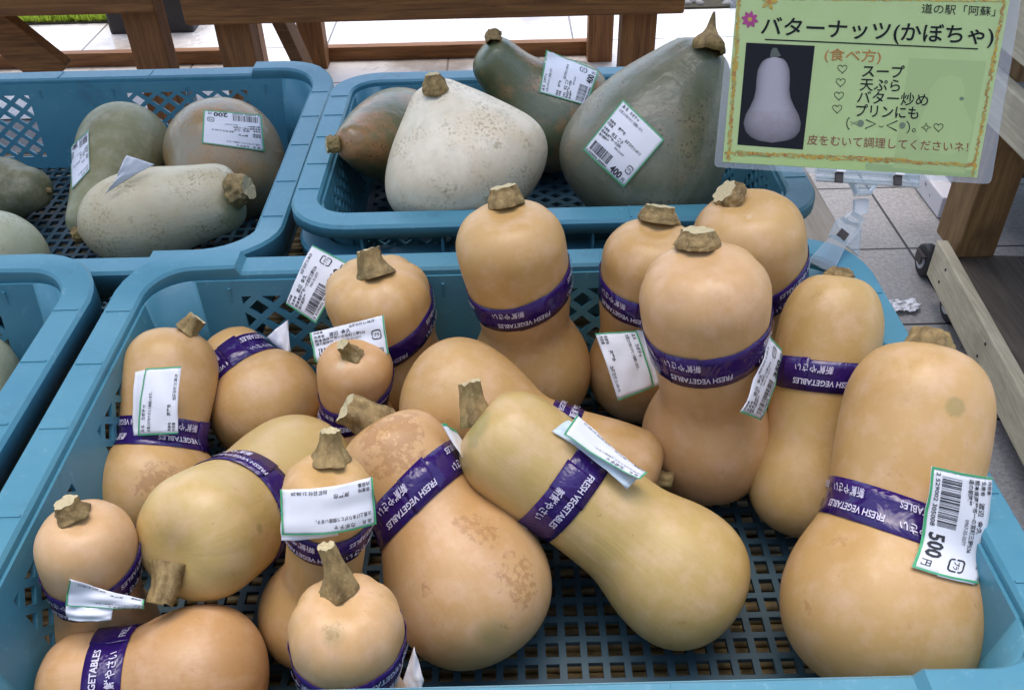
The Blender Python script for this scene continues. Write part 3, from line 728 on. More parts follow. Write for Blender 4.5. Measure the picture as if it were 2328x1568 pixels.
    if kind != 'blank' or edges:
        ik = label_ink(kind, spec.get('p', '500'), spec.get('date', '21.09.15'), spec.get('sd', 1), spec.get('prod', ('渡辺  金久', '熊本県阿蘇市一の宮町三野536', '道の駅阿蘇', '0967-35-5077')))
        tx = Ink(); tx.mb = ik.mb
        def seg(u0, v0, u1, v1):
            for q in range(12):
                if u1 - u0 > v1 - v0: tx.rect(u0 + (u1 - u0) * q / 12, v0, u0 + (u1 - u0) * (q + 1) / 12, v1, 2)
                else: tx.rect(u0, v0 + (v1 - v0) * q / 12, u1, v0 + (v1 - v0) * (q + 1) / 12, 2)
        if 'B' in edges: seg(0, 0, W, ew)
        if 'T' in edges: seg(0, Hh - ew, W, Hh)
        if 'L' in edges: seg(0, 0, ew, Hh)
        if 'R' in edges: seg(W - ew, 0, W, Hh)
        tx.build('lettering', [INK, INK_L, GREEN_EDGE], o, lambda u, v: fn0(u / W, v / Hh, .0005))
    return o
def add_tape(parent, body, s=None, px=None, wd=.0225, tilt=0, tside=0, flip=True, ph=0.0):
    """purple tape round the neck at fraction s of the axis, wd wide; tilt / tside lean it towards / across the camera"""
    if px:
        best = None
        for i in range(81):
            for th in range(-80, 81, 4):
                q = body.surf(i / 80, R(th)) - CAM; D = q.dot(FW); e = (1164 + F_PX * q.dot(RT) / D - px[0]) ** 2 + (784 - F_PX * q.dot(UP) / D - px[1]) ** 2
                if best is None or e < best[0]: best = (e, i / 80 - (tilt * math.cos(R(th)) + tside * math.sin(R(th))) / body.L)
        s = best[1]
    nth = 96; mb = MB(); hw = wd / 2 / body.L
    sc_ = lambda th: s + (tilt * math.cos(th) + tside * math.sin(th)) / body.L
    mb.grid([[body.surf(sc_(2 * math.pi * j / nth) + hw * q, 2 * math.pi * j / nth, .0007 + .0004 * noise.noise(Vector((j * .3, q, s * 9)))) for j in range(nth)] for q in (-1, -.5, 0, .5, 1)], 0, True)
    t0 = 2.2 * s * 9 % 2.2 - 1.1
    mb.grid([[body.surf(sc_(t0 + .55 * q / 10) + hw * p * 1.03 + .0012 * (q / 10) / body.L, t0 + .55 * q / 10, .0011 + .0005 * (q / 10) ** 2) for q in range(11)] for p in (-1, 0, 1)])
    o = mb.build('tape_band', TAPE, parent, smooth=True); md = o.modifiers.new('thickness', 'SOLIDIFY'); md.thickness = .0003; md.offset = 0
    r_ = (body.surf(s, 0) - (body.B + body.d * s * body.L + body.bend * math.exp(-((s - .5) / .42) ** 2))).length
    circ = 2 * math.pi * r_ * 1000; per = 55; n = max(2, 2 * round(circ / per / 2)); per = circ / n; ik = Ink(); hh = wd * 1000 / 24
    for i in range(n):
        u = i * per + ph; r1, r2 = (-8.6 * hh, 2.6 * hh) if i % 2 else (2.8 * hh, -8.0 * hh)
        ik.text('FRESH VEGETABLES', u, r1, 4.5 * hh, w=min(42, per * .86), bold=.02); ik.text('新鮮やさい', u + per * .3, r2, 5.0 * hh, w=25, bold=.015)
    k = -1 if flip else 1
    ik.build('lettering', WHITE_INK, o, lambda u, v: (lambda th: body.surf(sc_(th) + k * v / 1000 / body.L, th, .0021))(k * u / (r_ * 1000)))
    return o
def squash(name, label, cat, group, body, mat, tint, stem=None, tapes=(), labels=(), stuck=(), marks=(), under=None):
    mb = body.mesh(); zs = min(v[2] for v in mb.v)
    root = empty(name, (body.B.x, body.B.y, zs), label, cat, group)
    vs = np.array(mb.v); at3 = np.zeros((len(vs), 4)); at3[:, 3] = 1
    for (x, y, rad, ch, st) in marks:
        h = body.hit(x, y)
        if not h: continue
        dd = np.linalg.norm(vs - np.array(h[0]), axis=1) / (rad / F_PX * depth(h[0])); at3[:, ch] = np.maximum(at3[:, ch], st * np.exp(-dd ** 2))
    o = mb.build('skin', mat, root, smooth=True, attrs=at3, polar=body.polar); o.color = (*tint, 1)
    if stem:
        bx, by, tx, ty, rb, rt = stem[:6]; kx = stem[6] if len(stem) > 6 else .25; kind = stem[7] if len(stem) > 7 else 'cut'
        h = body.hit(bx, by) if bx is not None else None
        base = h[0] if h else body.pt(body.mer[-1][0], 0, 0); D = depth(base)
        if bx is None: T = base + body.d * by
        else: T = at_d(tx, ty, D); ln = (T - base).length; T = at_d(tx, ty, D - kx * max(ln, .008))
        f = D / F_PX; so_ = stem_mesh(base, T, rb * f, rt * f, kind, seed=hash(label) % 97 if False else len(ALL) + 3).build('stem', [STEM, CUT], root, smooth=True)
    tp = None
    for t_ in tapes: tp = add_tape(root, body, **t_)
    for l_ in labels: add_label(tp if False else root, body, l_)
    for l_ in stuck: add_label(root, body, l_, True)
    ALL.append((label, body)); return root
G1 = 'butternut squash in the foreground crate'
ORG, YEL, PNK = (.57, .35, .127), (.57, .41, .148), (.60, .37, .168)
def butter(label, b, n, tint, stem, tapes=(), labels=(), marks=(), **kw):
    return squash('butternut_squash', label, 'squash', G1, Body(b, n, **kw), BUTTER, tint, stem, tapes, labels, marks=marks)

butter('tall upright butternut squash against the back wall, tape low on its neck, no price label', (1201, 842, 139), (1162, 565, 127), ORG, (1151, 462, 1143, 424, 40, 29, .3, 'button'),
       [dict(px=(1180, 726), wd=.024, tilt=-.003, tside=.008, ph=-20)], dy=0, seed=1, nback=2.0, wst=.84, marks=[(1111, 628, 8, 0, 1.3), (1230, 960, 40, 0, .7)])
butter('upright butternut squash with flat brown stem and a label hanging at its left', (1455, 845, 118), (1482, 595, 113), ORG, (1497, 500, 1502, 468, 45, 31, .25, 'button'),
       [dict(px=(1430, 712), tilt=-.004, tside=-.004, ph=-4)],
       [dict(c=[(1447, 752), (1487, 878), (1405, 910), (1353, 758)], k='up', D=.705, dz=(0, .0, -.004, -.002), date='21.09.15', sd=4),
        dict(c=[(1446, 750), (1476, 752), (1508, 868), (1470, 885)], D=.710, name='label_leaf')], dy=0, seed=2, nback=2.0, wst=.88)
butter('butternut squash at the back right corner with its stem tilted left, under the sign', (1722, 800, 128), (1702, 542, 126), ORG, (1662, 450, 1646, 434, 39, 29, .5, 'button'),
       [dict(px=(1790, 676), tilt=-.004, tside=.014, ph=5)], dy=.0, seed=3, wst=.97, nback=1.6, marks=[(1703, 492, 8, 2, 1.5), (1757, 610, 10, 0, 1.0)])
butter('pinkish upright butternut squash at right centre with a 350 label on its tape', (1603, 1000, 148), (1602, 680, 149), PNK, (1585, 556, 1587, 522, 50, 35, .35, 'button'),
       [dict(wd=.027, px=(1600, 852), tilt=-.003, tside=.004, ph=-16)],
       [dict(c=[(1682, 936), (1748, 762), (1778, 799), (1728, 955)], k='lo', p='350', a=(1722, 845), dz=(-.014, -.004, .012, .006), bu=.002, sd=5)], dy=0, seed=4, nback=2.0, wst=.80, bfwd=1.1, lob=.06,
       marks=[(1622, 690, 14, 0, .8), (1708, 685, 16, 0, .9), (1600, 920, 30, 0, .9), (1612, 640, 14, 2, .7)])
butter('tan butternut squash leaning back beside the right wall, stem hidden behind it', (1832, 1108, 123), (1885, 775, 114), (.57, .375, .132), (None, .007, 0, 0, 34, 18, 0, 'cork'),
       [dict(px=(1865, 858), tilt=-.002, tside=.002, ph=-24)], zn=.778, seed=5, capn=1.4, wst=.90, nback=1.6)
butter('largest butternut squash in the front right corner with a 500 label', (2008, 1372, 228), (2080, 955, 160), ORG, (None, .013, 0, 0, 54, 40, 0, 'button'),
       [dict(px=(2000, 1158), wd=.024, tilt=.0, tside=-.006, ph=6)],
       [dict(c=[(2255, 1084), (2222, 1326), (2075, 1290), (2118, 1059)], k='lo', p='500', a=(2160, 1180), dz=(-.004, .004, -.004, -.012), bu=.002, bv=.004, sd=6, e='LRB'),
        dict(c=[(2235, 1250), (2215, 1328), (2130, 1308), (2150, 1240)], a=(2160, 1180), dz=(.004,) * 4, name='label_leaf')], zn=.787, seed=6, capn=1.15, wst=.99, bfwd=.95, warp=.015,
       marks=[(2172, 925, 26, 1, 1.2), (2060, 905, 22, 0, .9), (1990, 1280, 10, 0, 1), (2110, 1270, 8, 0, 1.2), (1985, 1375, 8, 0, .9), (2020, 1260, 8, 0, .9)])
butter('yellow butternut squash lying diagonally at centre right, folded label on its tape', (1538, 1308, 165), (1178, 1022, 128), YEL, (1082, 925, 1068, 868, 40, 25, .1),
       [dict(px=(1300, 1112), wd=.024, ph=-14, flip=True)],
       [dict(c=[(1455, 1090), (1282, 986), (1312, 942), (1472, 1075)], k='up', a=(1330, 1030), dz=(-.012, -.008, .0, .0), bu=-.002, sd=7),
        dict(c=[(1425, 1112), (1255, 980), (1292, 955), (1452, 1085)], a=(1330, 1030), dz=(-.008, .002, .004, .0), m='b', name='label_leaf')], zn=.762, seed=7, wst=1.03, bfwd=1.08, capn=1.0,
       marks=[(1085, 965, 42, 1, 1.2), (1075, 1000, 30, 1, .8), (1125, 905, 30, 0, .7), (1360, 1170, 12, 0, 1.2), (1375, 1290, 14, 0, 1)])
butter('pinkish butternut squash lying behind the yellow one with its bulb at the left', (1050, 915, 148), (1432, 1062, 92), ORG, (1497, 1086, 1528, 1092, 22, 18, .1),
       [dict(px=(1287, 938), ph=8)], zb=.735, zn=.705, seed=8, wst=1.0, bfwd=1.3)
butter('rust speckled butternut squash lying at the centre with its bulb towards the front', (1066, 1322, 184), (905, 1045, 130), (.60, .36, .15), (838, 955, 785, 925, 48, 36, .3),
       [dict(px=(955, 1100), wd=.023, tilt=.0, tside=.008, ph=-14)],
       [dict(c=[(1003, 962), (1040, 985), (1102, 1112), (1088, 1120)], a=(1020, 1060), dz=(.004, .02, .03, .008), bu=.001, sd=9, edge_only='T'),
        ], zn=.752, seed=9, wst=.90, bfwd=1.15, capb=1.0,
       marks=[(880, 990, 103, 0, 1.55), (930, 1060, 80, 0, 1.35), (860, 1060, 69, 0, 1.35), (1080, 1190, 69, 0, 1.08), (1110, 1215, 46, 0, 1.49), (1180, 1300, 80, 0, 1.15), (1190, 1340, 57, 0, 1.22), (960, 1330, 46, 0, 0.94), (1120, 1440, 60, 1, .7), (1150, 1430, 50, 0, .9), (1000, 1210, 70, 2, .35)])
butter('round topped butternut squash with thick stem by the back wall, its label upright at left', (890, 845, 118), (858, 678, 118), (.61, .37, .13), (855, 622, 838, 566, 42, 26, .15),
       [dict(px=(935, 785), tilt=-.006, tside=.014, ph=-12)],
       [dict(c=[(650, 690), (710, 557), (800, 604), (718, 735)], k='lo', p='300', D=.752, dz=(0, .006, .010, .0), bu=.004, sd=10, date='21.08.29')], dy=.0, zb=.693, seed=10, wst=.86, lob=.12, capn=.72)
butter('small butternut squash with a thin curved stem in front of an upright label', (818, 985, 98), (808, 842, 88), (.60, .345, .135), (800, 808, 778, 782, 25, 14, .9),
       [dict(px=(745, 950), wd=.022, tilt=-.006, tside=.01, ph=4)],
       [dict(c=[(704, 757), (872, 716), (884, 805), (718, 824)], k='lo', p='300', D=.69, bu=-.004, sd=11, e='LR', date='21.08.29')], dy=.0, zb=.684, seed=11, wst=.85, marks=[(775, 830, 10, 2, 1.6), (885, 880, 4, 0, 1.5)])
butter('butternut squash leaning on the left wall with a nearly blank label across its neck', (352, 1104, 143), (386, 850, 102), ORG, (425, 752, 450, 722, 26, 20, -.1),
       [dict(px=(358, 982), tilt=-.004, tside=.0, ph=-40)],
       [dict(c=[(315, 990), (332, 838), (413, 833), (405, 985)], k='up', a=(365, 925), dz=(-.010, -.004, -.006, -.012), bu=.003, sd=12, date='21.08.29'),
        dict(c=[(304, 990), (308, 845), (350, 838), (340, 985)], a=(365, 925), dz=(-.002,.0,.0,-.002), name='label_leaf')], zn=.742, seed=12, wst=.90, crease=.06, nback=2.3, bfwd=.85, capn=1.05,
       marks=[(360, 1090, 69, 0, 1.28), (330, 1150, 50, 1, .5), (420, 1120, 57, 0, 1.08)])
butter('butternut squash lying with its round bulb forward in the back left of the crate', (604, 913, 134), (532, 818, 82), ORG, None,
       [dict(px=(540, 800), ph=-6)],
       [dict(c=[(607, 768), (655, 727), (662, 800), (650, 806)], D=.765, bu=.004, sd=13, edge_only='B')], zn=.716, seed=13, wst=.9, crease=.06, bfwd=.9, marks=[(560, 905, 20, 0, .7), (640, 880, 30, 2, .4)])
butter('plump yellow butternut squash lying with its stem end towards the front left', (668, 1085, 142), (464, 1212, 150), YEL, (385, 1288, 362, 1372, 42, 28, .35),
       [dict(px=(630, 1100), wd=.024, tilt=0, tside=0, ph=10, flip=False)], [], zn=.752, zb=.705, seed=14, wst=1.0, bfwd=1.6, nback=1.8, capn=.82, marks=[(590, 1200, 14, 1, 1.0), (560, 1190, 10, 0, .8)])
butter('small butternut squash in the left corner with a knobby stem and folded label', (240, 1440, 116), (198, 1246, 107), PNK, (165, 1168, 148, 1140, 38, 26, .5),
       [dict(px=(226, 1376), wd=.023, tilt=-.002, tside=.009, ph=-6)],
       [dict(c=[(328, 1382), (150, 1376), (160, 1315), (328, 1362)], k='up', a=(230, 1350), dz=(.0, -.006, -.006, .0), bu=.002, sd=15),
        dict(c=[(255, 1408), (155, 1408), (152, 1372), (258, 1382)], a=(230, 1350), dz=(-.003,) * 4, name='label_leaf'),
        dict(c=[(172, 1085), (215, 1130), (205, 1142), (178, 1120)], D=.72, m='b', name='label_leaf')], dy=.0, seed=15, capn=.98, nback=1.7, wst=.94)
butter('upright butternut squash with dark fluted stem at front centre, label wrapped round its neck', (716, 1392, 130), (745, 1128, 105), ORG, (752, 1042, 750, 978, 42, 22, .25),
       [dict(px=(745, 1262), wd=.024, tilt=-.004, ph=-8)],
       [dict(c=[(855, 1190), (642, 1214), (638, 1112), (846, 1084)], k='up', a=(745, 1150), dz=(.014, .004, .004, .012), bu=.010, sd=16, date='21.08.29', e='RLT'),
        dict(c=[(770, 1216), (640, 1228), (640, 1180), (770, 1170)], a=(745, 1150), dz=(.010,) * 4, bu=.004, name='label_leaf')], dy=.0, seed=16, wst=.93, lob=.06)
butter('brownish butternut squash lying along the front wall, cut by the front left rim', (458, 1540, 160), (195, 1562, 122), (.57, .33, .14), None,
       [dict(px=(245, 1475), wd=.024, ph=-22, flip=False)], [], zb=.695, zn=.695, seed=17, wst=.93, marks=[(560, 1500, 60, 0, .7), (450, 1560, 60, 0, .7), (590, 1470, 50, 0, .6)])
butter('small round topped butternut squash with a long pale stem at the front rim', (802, 1625, 130), (788, 1438, 126), (.60, .37, .16), (768, 1332, 742, 1240, 42, 19, .45),
       [dict(px=(796, 1592), wd=.024, tilt=0, tside=.003, ph=4)],
       [dict(c=[(905, 1580), (942, 1468), (964, 1545), (950, 1590)], D=.56, bu=.001, sd=18)], dy=.0, zb=.684, seed=18, capn=.98, nback=1.6, wst=.9, lob=.07, marks=[(760, 1440, 50, 1, .6), (760, 1430, 50, 0, .9), (870, 1385, 30, 0, .8), (800, 1490, 40, 0, .6)])

G2 = 'grey green squash in the back left crate'
ZB = .650
squash('winter_squash', 'grey green squash with waxy skin lying stem end forward, label on its left side', 'squash', G2, Body((285, 338, 108), (205, 498, 52), zfloor=ZB, zn=.685, seed=21, pear=1.0, capn=1.0, warp=.03), PALE, (.25, .255, .13), (190, 530, 168, 537, 20, 17, .1, 'cork'),
       stuck=[dict(c=[(205, 388), (166, 432), (162, 335), (203, 298)], k='full', p='200', sd=21, date='21.09.13', prod=('児玉  憲子', '熊本県阿蘇市一の宮町', '道の駅阿蘇', '0967-35-0377'))])
squash('winter_squash', 'round brownish squash with an upside down 200 label on top', 'squash', G2, Body((508, 350, 136), (512, 405, 128), zfloor=ZB, zb=.708, zn=.690, seed=22, pear=1.0, warp=.03), BROWN, (.32, .27, .17), None,
       stuck=[dict(c=[(600, 345), (460, 326), (464, 253), (592, 263)], k='full', p='200', sd=22, date='21.09.13', prod=('児玉  憲子', '熊本県阿蘇市一の宮町', '道の駅阿蘇', '0967-35-0377'))])
squash('winter_squash', 'pale cream squash lying across the crate with a fat knobbly stem end', 'squash', G2, Body((330, 492, 110), (500, 452, 82), zfloor=ZB, zb=.715, zn=.722, seed=23, pear=1.0, capb=1.35, capn=.75, warp=.03), PALE, (.62, .56, .38), (530, 436, 566, 426, 38, 27, .3, 'cork'),
       labels=[dict(c=[(262, 415), (288, 353), (352, 374), (240, 440)], D=.905, dz=(0, .0, .02, 0), bu=.002, sd=23)], marks=[(530, 460, 36, 1, 1.1), (525, 500, 40, 1, .8), (500, 410, 30, 0, .7)])
squash('winter_squash', 'dark grey green squash with a pointed end at the left edge', 'squash', G2, Body((10, 432, 78), (65, 430, 52), zfloor=ZB, seed=24, pear=1.0, zn=.695, capn=1.0, capb=1.2, pw=2.0, warp=.03), PALE, (.17, .18, .095), (108, 432, 116, 434, 7, 4, 0, 'cork'))
squash('winter_squash', 'pale green squash cut by the left edge behind the crate rim', 'squash', G2, Body((-8, 590, 118), (-70, 640, 90), zfloor=ZB, seed=25, pear=1.0, zn=.70, warp=.03), PALE, (.40, .43, .29), None)
squash('winter_squash', 'pale green squash alone in the crate at the left edge', 'squash', 'squash in the left edge crate', Body((-62, 830, 108), (-80, 950, 90), zfloor=ZB, seed=26, pear=1.0, zn=.70, warp=.03), PALE, (.40, .43, .29), None)
G3 = 'big pear shaped squash in the stacked crates'
ZC = .692
squash('winter_squash', 'orange and green mottled squash pointing left behind the white one', 'squash', G3, Body((912, 314, 114), (812, 324, 48), zfloor=ZC, zb=.762, zn=.800, seed=31, pear=1.0, cone=.5, capn=1.3, warp=.03, lob=.03), MOTT, (.15, .155, .07), (768, 328, 742, 329, 20, 17, .3, 'cork'))
squash('winter_squash', 'big cream white pear shaped squash with scar lines', 'squash', G3, Body((1056, 364, 202), (988, 218, 60), zfloor=ZC, zb=.795, dy=.03, seed=32, pear=1.0, cone=.8, capn=.5, capb=.8, warp=.03, dimple=0), PALE, (.80, .72, .55), (990, 208, 984, 168, 30, 16, .5, 'cork'),
       marks=[(1010, 470, 12, 0, 1.2), (1015, 440, 12, 0, 1.2), (1040, 455, 12, 0, .9), (1060, 500, 14, 0, .9), (1025, 490, 10, 0, 1)])
squash('winter_squash', 'dark mottled squash with a bent neck and a 400 label at the back', 'squash', G3, Body((1250, 250, 148), (1130, 142, 60), zfloor=ZC, zb=.765, dy=.0, seed=33, pear=.85, capn=.9, bend=(.002, 0, -.010), warp=.03), MOTT, (.13, .15, .075), (1123, 96, 1122, 74, 19, 17, -.2, 'cork'),
       stuck=[dict(c=[(1226, 211), (1242, 114), (1360, 165), (1331, 241)], k='full', p='400', sd=33, date='21.09.13', prod=('児玉  憲子', '熊本県阿蘇市一の宮町', '道の駅阿蘇', '0967-35-0377'))],
       marks=[(1110, 240, 40, 2, .9)])
squash('winter_squash', 'largest grey green pear shaped squash with a bulbous dry stem and a tilted 400 label', 'squash', G3, Body((1452, 372, 192), (1576, 165, 90), zfloor=ZC, zb=.785, dy=.03, seed=34, pear=1.0, cone=.355, capn=.8, capb=.8, warp=.03, lob=.06, nl=12, dimple=0), GREY, (.185, .205, .15), (1610, 112, 1624, 28, 38, 6, .0, 'onion'),
       stuck=[dict(c=[(1418, 229), (1510, 318), (1419, 425), (1328, 341)], k='full', p='400', sd=34, date='21.09.13', prod=('児玉  憲子', '熊本県阿蘇市一の宮町', '道の駅阿蘇', '0967-35-0377'))])
#@@SIGN@@

# ------------------------------------------------------------------ sign in its clear clip stand
def sgn_plane():
    a, b, c = at_d(1627, 378, .742), at_d(2243, 417, .748), at_d(1660, 0, .752)
    n = (b - a).cross(c - a).normalized()
    return a, (n if n.dot(CAM - a) > 0 else -n)
SA, SN = sgn_plane()
def sg(x, y, off=0.0):
    d = ray(x, y); return CAM + d * ((SA - CAM).dot(SN) / d.dot(SN)) + SN * off
def cr(X, Y, off=0.0): return sg(1584.35 + X * .31945, Y * .31945, off)         # working units of the sign face
def pmat(name, c, c2, scale, lo=.4, hi=.6, rough=.35):
    m, nt, bs = nm(name); f = noi(nt, objco(nt), scale, 5, .7)
    nt.links.new(mixc(nt, ramp(nt, f, lo, hi), c, c2), bs.inputs['Base Color']); bs.inputs['Roughness'].default_value = rough; return m
SG_GREEN = pmat('sign_green_paper', (.46, .58, .22), (.48, .60, .245), 30)
SG_LIME = pmat('sign_lime_paper', (.44, .57, .19), (.45, .59, .21), 30)
SG_GHOST = pmat('sign_show_through', (.33, .44, .17), (.34, .455, .18), 20)
SG_GHOST2 = pmat('sign_faint_show_through', (.40, .51, .195), (.41, .52, .20), 20)
SG_CRAY = pmat('sign_crayon_border', (.40, .17, .01), (.38, .40, .09), 190, .42, .62)
SG_YEL = pmat('sign_yellow_crayon', (.55, .33, .01), (.42, .40, .08), 190, .45, .65)
SG_BLACK = plain('sign_black_marker', (.006, .009, .007), .7, .1, .1)
SG_ORANGE = plain('sign_orange_marker', (.48, .20, .02), .4, .4, .1)
SG_BROWN = plain('sign_brown_marker', (.27, .06, .02), .4, .4, .1)
SG_MAG = plain('sign_magenta_marker', (.42, .03, .20), .4, .4, .2)
SG_GREY = plain('sign_grey_print', (.16, .22, .13), .5, .4, .2, 300)
SG_DARK = plain('photo_print_dark', (.006, .005, .006), .6, .1, .2)
SG_PALE = pmat('photo_print_pale', (.33, .30, .33), (.42, .40, .43), 35, .3, .7, .3)
SG_PALE2 = pmat('photo_print_rosy', (.27, .20, .20), (.34, .29, .30), 60, .3, .7, .3)
sign = empty('paper_sign', sg(1935, 395), 'green laminated handwritten sign for butternut squash, with a squash photo on it', 'sign')
def sheet(name, pts, mat, off, thick, par=None):
    mb = MB(); mb.prism([cr(x, y, off) for x, y in pts], -SN * thick); return mb.build(name, mat, par or sign, fix=True)
def rounded(pts, r_, n=6):
    out = []
    for i, p in enumerate(pts):
        p = Vector(p); a = (Vector(pts[i - 1]) - p).normalized() * r_; b = (Vector(pts[(i + 1) % len(pts)]) - p).normalized() * r_
        for k in range(n + 1):
            t = k / n; out.append((p + a) * (1 - t) ** 2 + p * 2 * t * (1 - t) + (p + b) * t ** 2)
    return [(q.x, q.y) for q in out]
LAM = rounded([(125, 1190), (2088, 1312), (2268, 250), (2316, -90), (250, -90)], 42)
mb = MB(); mb.prism([cr(x, y, .00115) for x, y in LAM], -SN * .0013); mb.build('laminate_film', LAMIN, sign, fix=True)
mg = MB(); inner = [(182, 1155), (1990, 1266), (2165, 330), (2236, -60)]
ring_o = [(125, 1150), (128, 1176), (144, 1190), (168, 1193), (2040, 1309), (2072, 1306), (2090, 1292), (2098, 1268), (2268, 250), (2316, -90)]
ring_i = [(182, 1140), (182, 1155), (182, 1155), (190, 1155.5), (1980, 1265.4), (1990, 1266), (1990, 1266), (1991, 1260), (2165, 330), (2236, -60)]
mg.grid([[cr(x, y, .0001) for x, y in ring_o], [cr(x, y, .0001) for x, y in ring_i]]); mg.grid([[cr(125, 1150, .0001), cr(250, -90, .0001)], [cr(182, 1140, .0001), cr(288, -60, .0001)]])
mg.build('laminate_margin', make_clear('laminate_margin_film', (.93, .95, .96), .76, .25, .35), sign)
sheet('paper', [(182, 1155), (1990, 1266), (2165, 330), (2236, -60), (288, -60)], SG_GREEN, .0004, .0004)
def quad(ik, p, mi): ik.poly(p, mi)
sk = Ink(); skf = lambda off: (lambda x, y: cr(x, y, off))
bg = Ink(); bg.poly([(840, 1140), (1990, 1215), (1975, 1262), (840, 1192)], 0); bg.poly([(1510, 415), (2060, 440), (1905, 1240), (1392, 1195)], 1)
bg.poly([(1660, 640), (1720, 560), (1800, 535), (1880, 560), (1905, 640), (1900, 760), (1960, 900), (1930, 1040), (1800, 1110), (1640, 1080), (1560, 960), (1600, 820), (1650, 740)], 2)
bg.poly([(205, 1060), (286, 1068), (290, 1110), (1200, 1150), (1195, 1215), (185, 1152)], 3)
bg.build('printed_background', [SG_GHOST, SG_GHOST2, pmat('sign_fainter_show_through', (.435, .55, .21), (.445, .56, .215), 20), SG_LIME], sign, skf(.00048), SN)
bd = Ink(); rb_ = random.Random(4)
def crayon(p, q, w, mi):
    p, q = Vector(p), Vector(q); L = (q - p).length; n = int(L / 16); t = (q - p).normalized(); nn = Vector((-t.y, t.x))
    for i in range(n):
        a = p + t * (L * i / n) + nn * rb_.uniform(-w * .28, w * .28); w2 = w * rb_.uniform(.15, .5); l2 = rb_.uniform(10, 34)
        k = mi if rb_.random() < .7 else 1 - mi
        bd.poly([tuple(a - nn * w2 - t * l2 * .2), tuple(a - nn * w2 * .4 + t * l2), tuple(a + nn * w2 + t * l2 * .8), tuple(a + nn * w2 * .5 - t * l2 * .3)], k)
crayon((302, -40), (268, 600), 34, 1); crayon((268, 420), (226, 1145), 34, 0); crayon((300, -40), (226, 1145), 20, 0)
crayon((200, 1090), (1990, 1180), 30, 0); crayon((300, 1085), (1500, 1135), 18, 1); crayon((1200, 1135), (1985, 1178), 22, 0)
crayon((2195, -40), (2110, 420), 32, 0); crayon((2130, 320), (2095, 520), 34, 1); crayon((2095, 500), (1958, 1262), 34, 0); crayon((600, -2), (2180, 14), 14, 1)
bd.build('crayon_border', [SG_CRAY, SG_YEL], sign, skf(.00060), SN)
ph = Ink(); ph.poly([(350, 307), (838, 330), (753, 1067), (286, 1032)], 0)
ph.build('photo_print', SG_DARK, sign, skf(.00060), SN)
sq = Ink()
OUT = [(408, 548, 548), (416, 500, 602), (432, 474, 624), (452, 455, 640), (500, 432, 657), (570, 422, 660), (640, 418, 656), (700, 405, 664), (760, 378, 690), (820, 345, 722), (880, 330, 738), (940, 345, 728), (985, 390, 690), (1008, 450, 622), (1018, 532, 534)]
ys_ = np.linspace(408, 1018, 46); xl = np.interp(ys_, [o[0] for o in OUT], [o[1] for o in OUT]); xr = np.interp(ys_, [o[0] for o in OUT], [o[2] for o in OUT])
NC = 28; sq.mb.grid([[(xl[i] + (xr[i] - xl[i]) * k / NC, ys_[i], 0) for k in range(NC + 1)] for i in range(46)])
tone = [[max(.04, (1 - abs(2 * k / NC - 1) ** 3.0 * .75) * (1 - max(0, (ys_[i] - 780) / 240) ** 1.3 * .72)), .5 if ys_[i] > 800 else .1, 0, 1] for i in range(46) for k in range(NC + 1)]
def make_print():
    m, nt, bs = nm('photo_print_squash'); a_ = nt.nodes.new('ShaderNodeAttribute'); a_.attribute_name = 'mark'; sx = nt.nodes.new('ShaderNodeSeparateColor'); nt.links.new(a_.outputs['Color'], sx.inputs[0])
    n_ = noi(nt, objco(nt), 160, 4, .7)
    pl2 = mixc(nt, math_(nt, 'MULTIPLY', sx.outputs[1], ramp(nt, n_, .35, .7)), (.42, .39, .42), (.34, .24, .22))
    nt.links.new(mixc(nt, sx.outputs[0], (.03, .024, .026), pl2), bs.inputs['Base Color']); bs.inputs['Roughness'].default_value = .35; return m
m2 = MB(); m2.v = [cr(v[0], v[1], .00070) for v in sq.mb.v]; m2.f = sq.mb.f; m2.m = sq.mb.m
m2.build('photo_squash', make_print(), sign, smooth=True, attrs=tone); sq = Ink()
sq.poly([(518, 410), (528, 360), (545, 343), (568, 348), (580, 375), (596, 402), (560, 412)], 2)
sq.build('photo_squash_stem', [SG_PALE, SG_PALE2, plain('photo_print_stem', (.09, .10, .075), .4, .4, .3, 200)], sign, skf(.00075), SN)
tx = Ink()
def line(s, p0, p1, h, mi, bold=.02, res=4):
    vs, fs = text2d(s, 1, res, bold); tw = twidth(vs); k = h * 1.12
    p0, p1 = Vector(p0), Vector(p1); t = (p1 - p0) / tw; up = Vector((.09, -1)) * k
    tx.mb.add([(*(p0 + t * x + up * y), 0) for x, y in vs], fs, mi)
line('道の駅「阿蘇」', (1595, 92), (2118, 114), 66, 4, .0)
line('バターナッツ(かぼちゃ)', (452, 240), (2105, 312), 128, 0, .012)
line('(食べ方)', (905, 425), (1305, 440), 84, 1, .005)
line('スープ', (1172, 545), (1470, 553), 88, 0, .012); line('天ぷら', (1155, 640), (1440, 650), 88, 0, .005); line('バター炒め', (1136, 730), (1640, 752), 88, 0, .005); line('プリンにも', (1126, 825), (1572, 845), 88, 0, .01)
line('皮をむいて調理してくださいネ！', (782, 1025), (1925, 1080), 70, 2, -.002)
tx.ring([(482, 285), (1240, 318), (1997, 352)], 8, 0, closed=False)
def heart(x, y, r_, wd):
    pts = []
    for i in range(28):
        t = 2 * math.pi * i / 28; pts.append((x + r_ * math.sin(t) ** 3, y - r_ * (.82 * math.cos(t) - .32 * math.cos(2 * t) - .13 * math.cos(3 * t) - .05 * math.cos(4 * t))))
    tx.ring(pts, wd, 0)
for x, y in ((1033, 492), (1021, 588), (1009, 683), (996, 776)): heart(x, y, 33, 4)
heart(1716, 908, 33, 4)
star = []
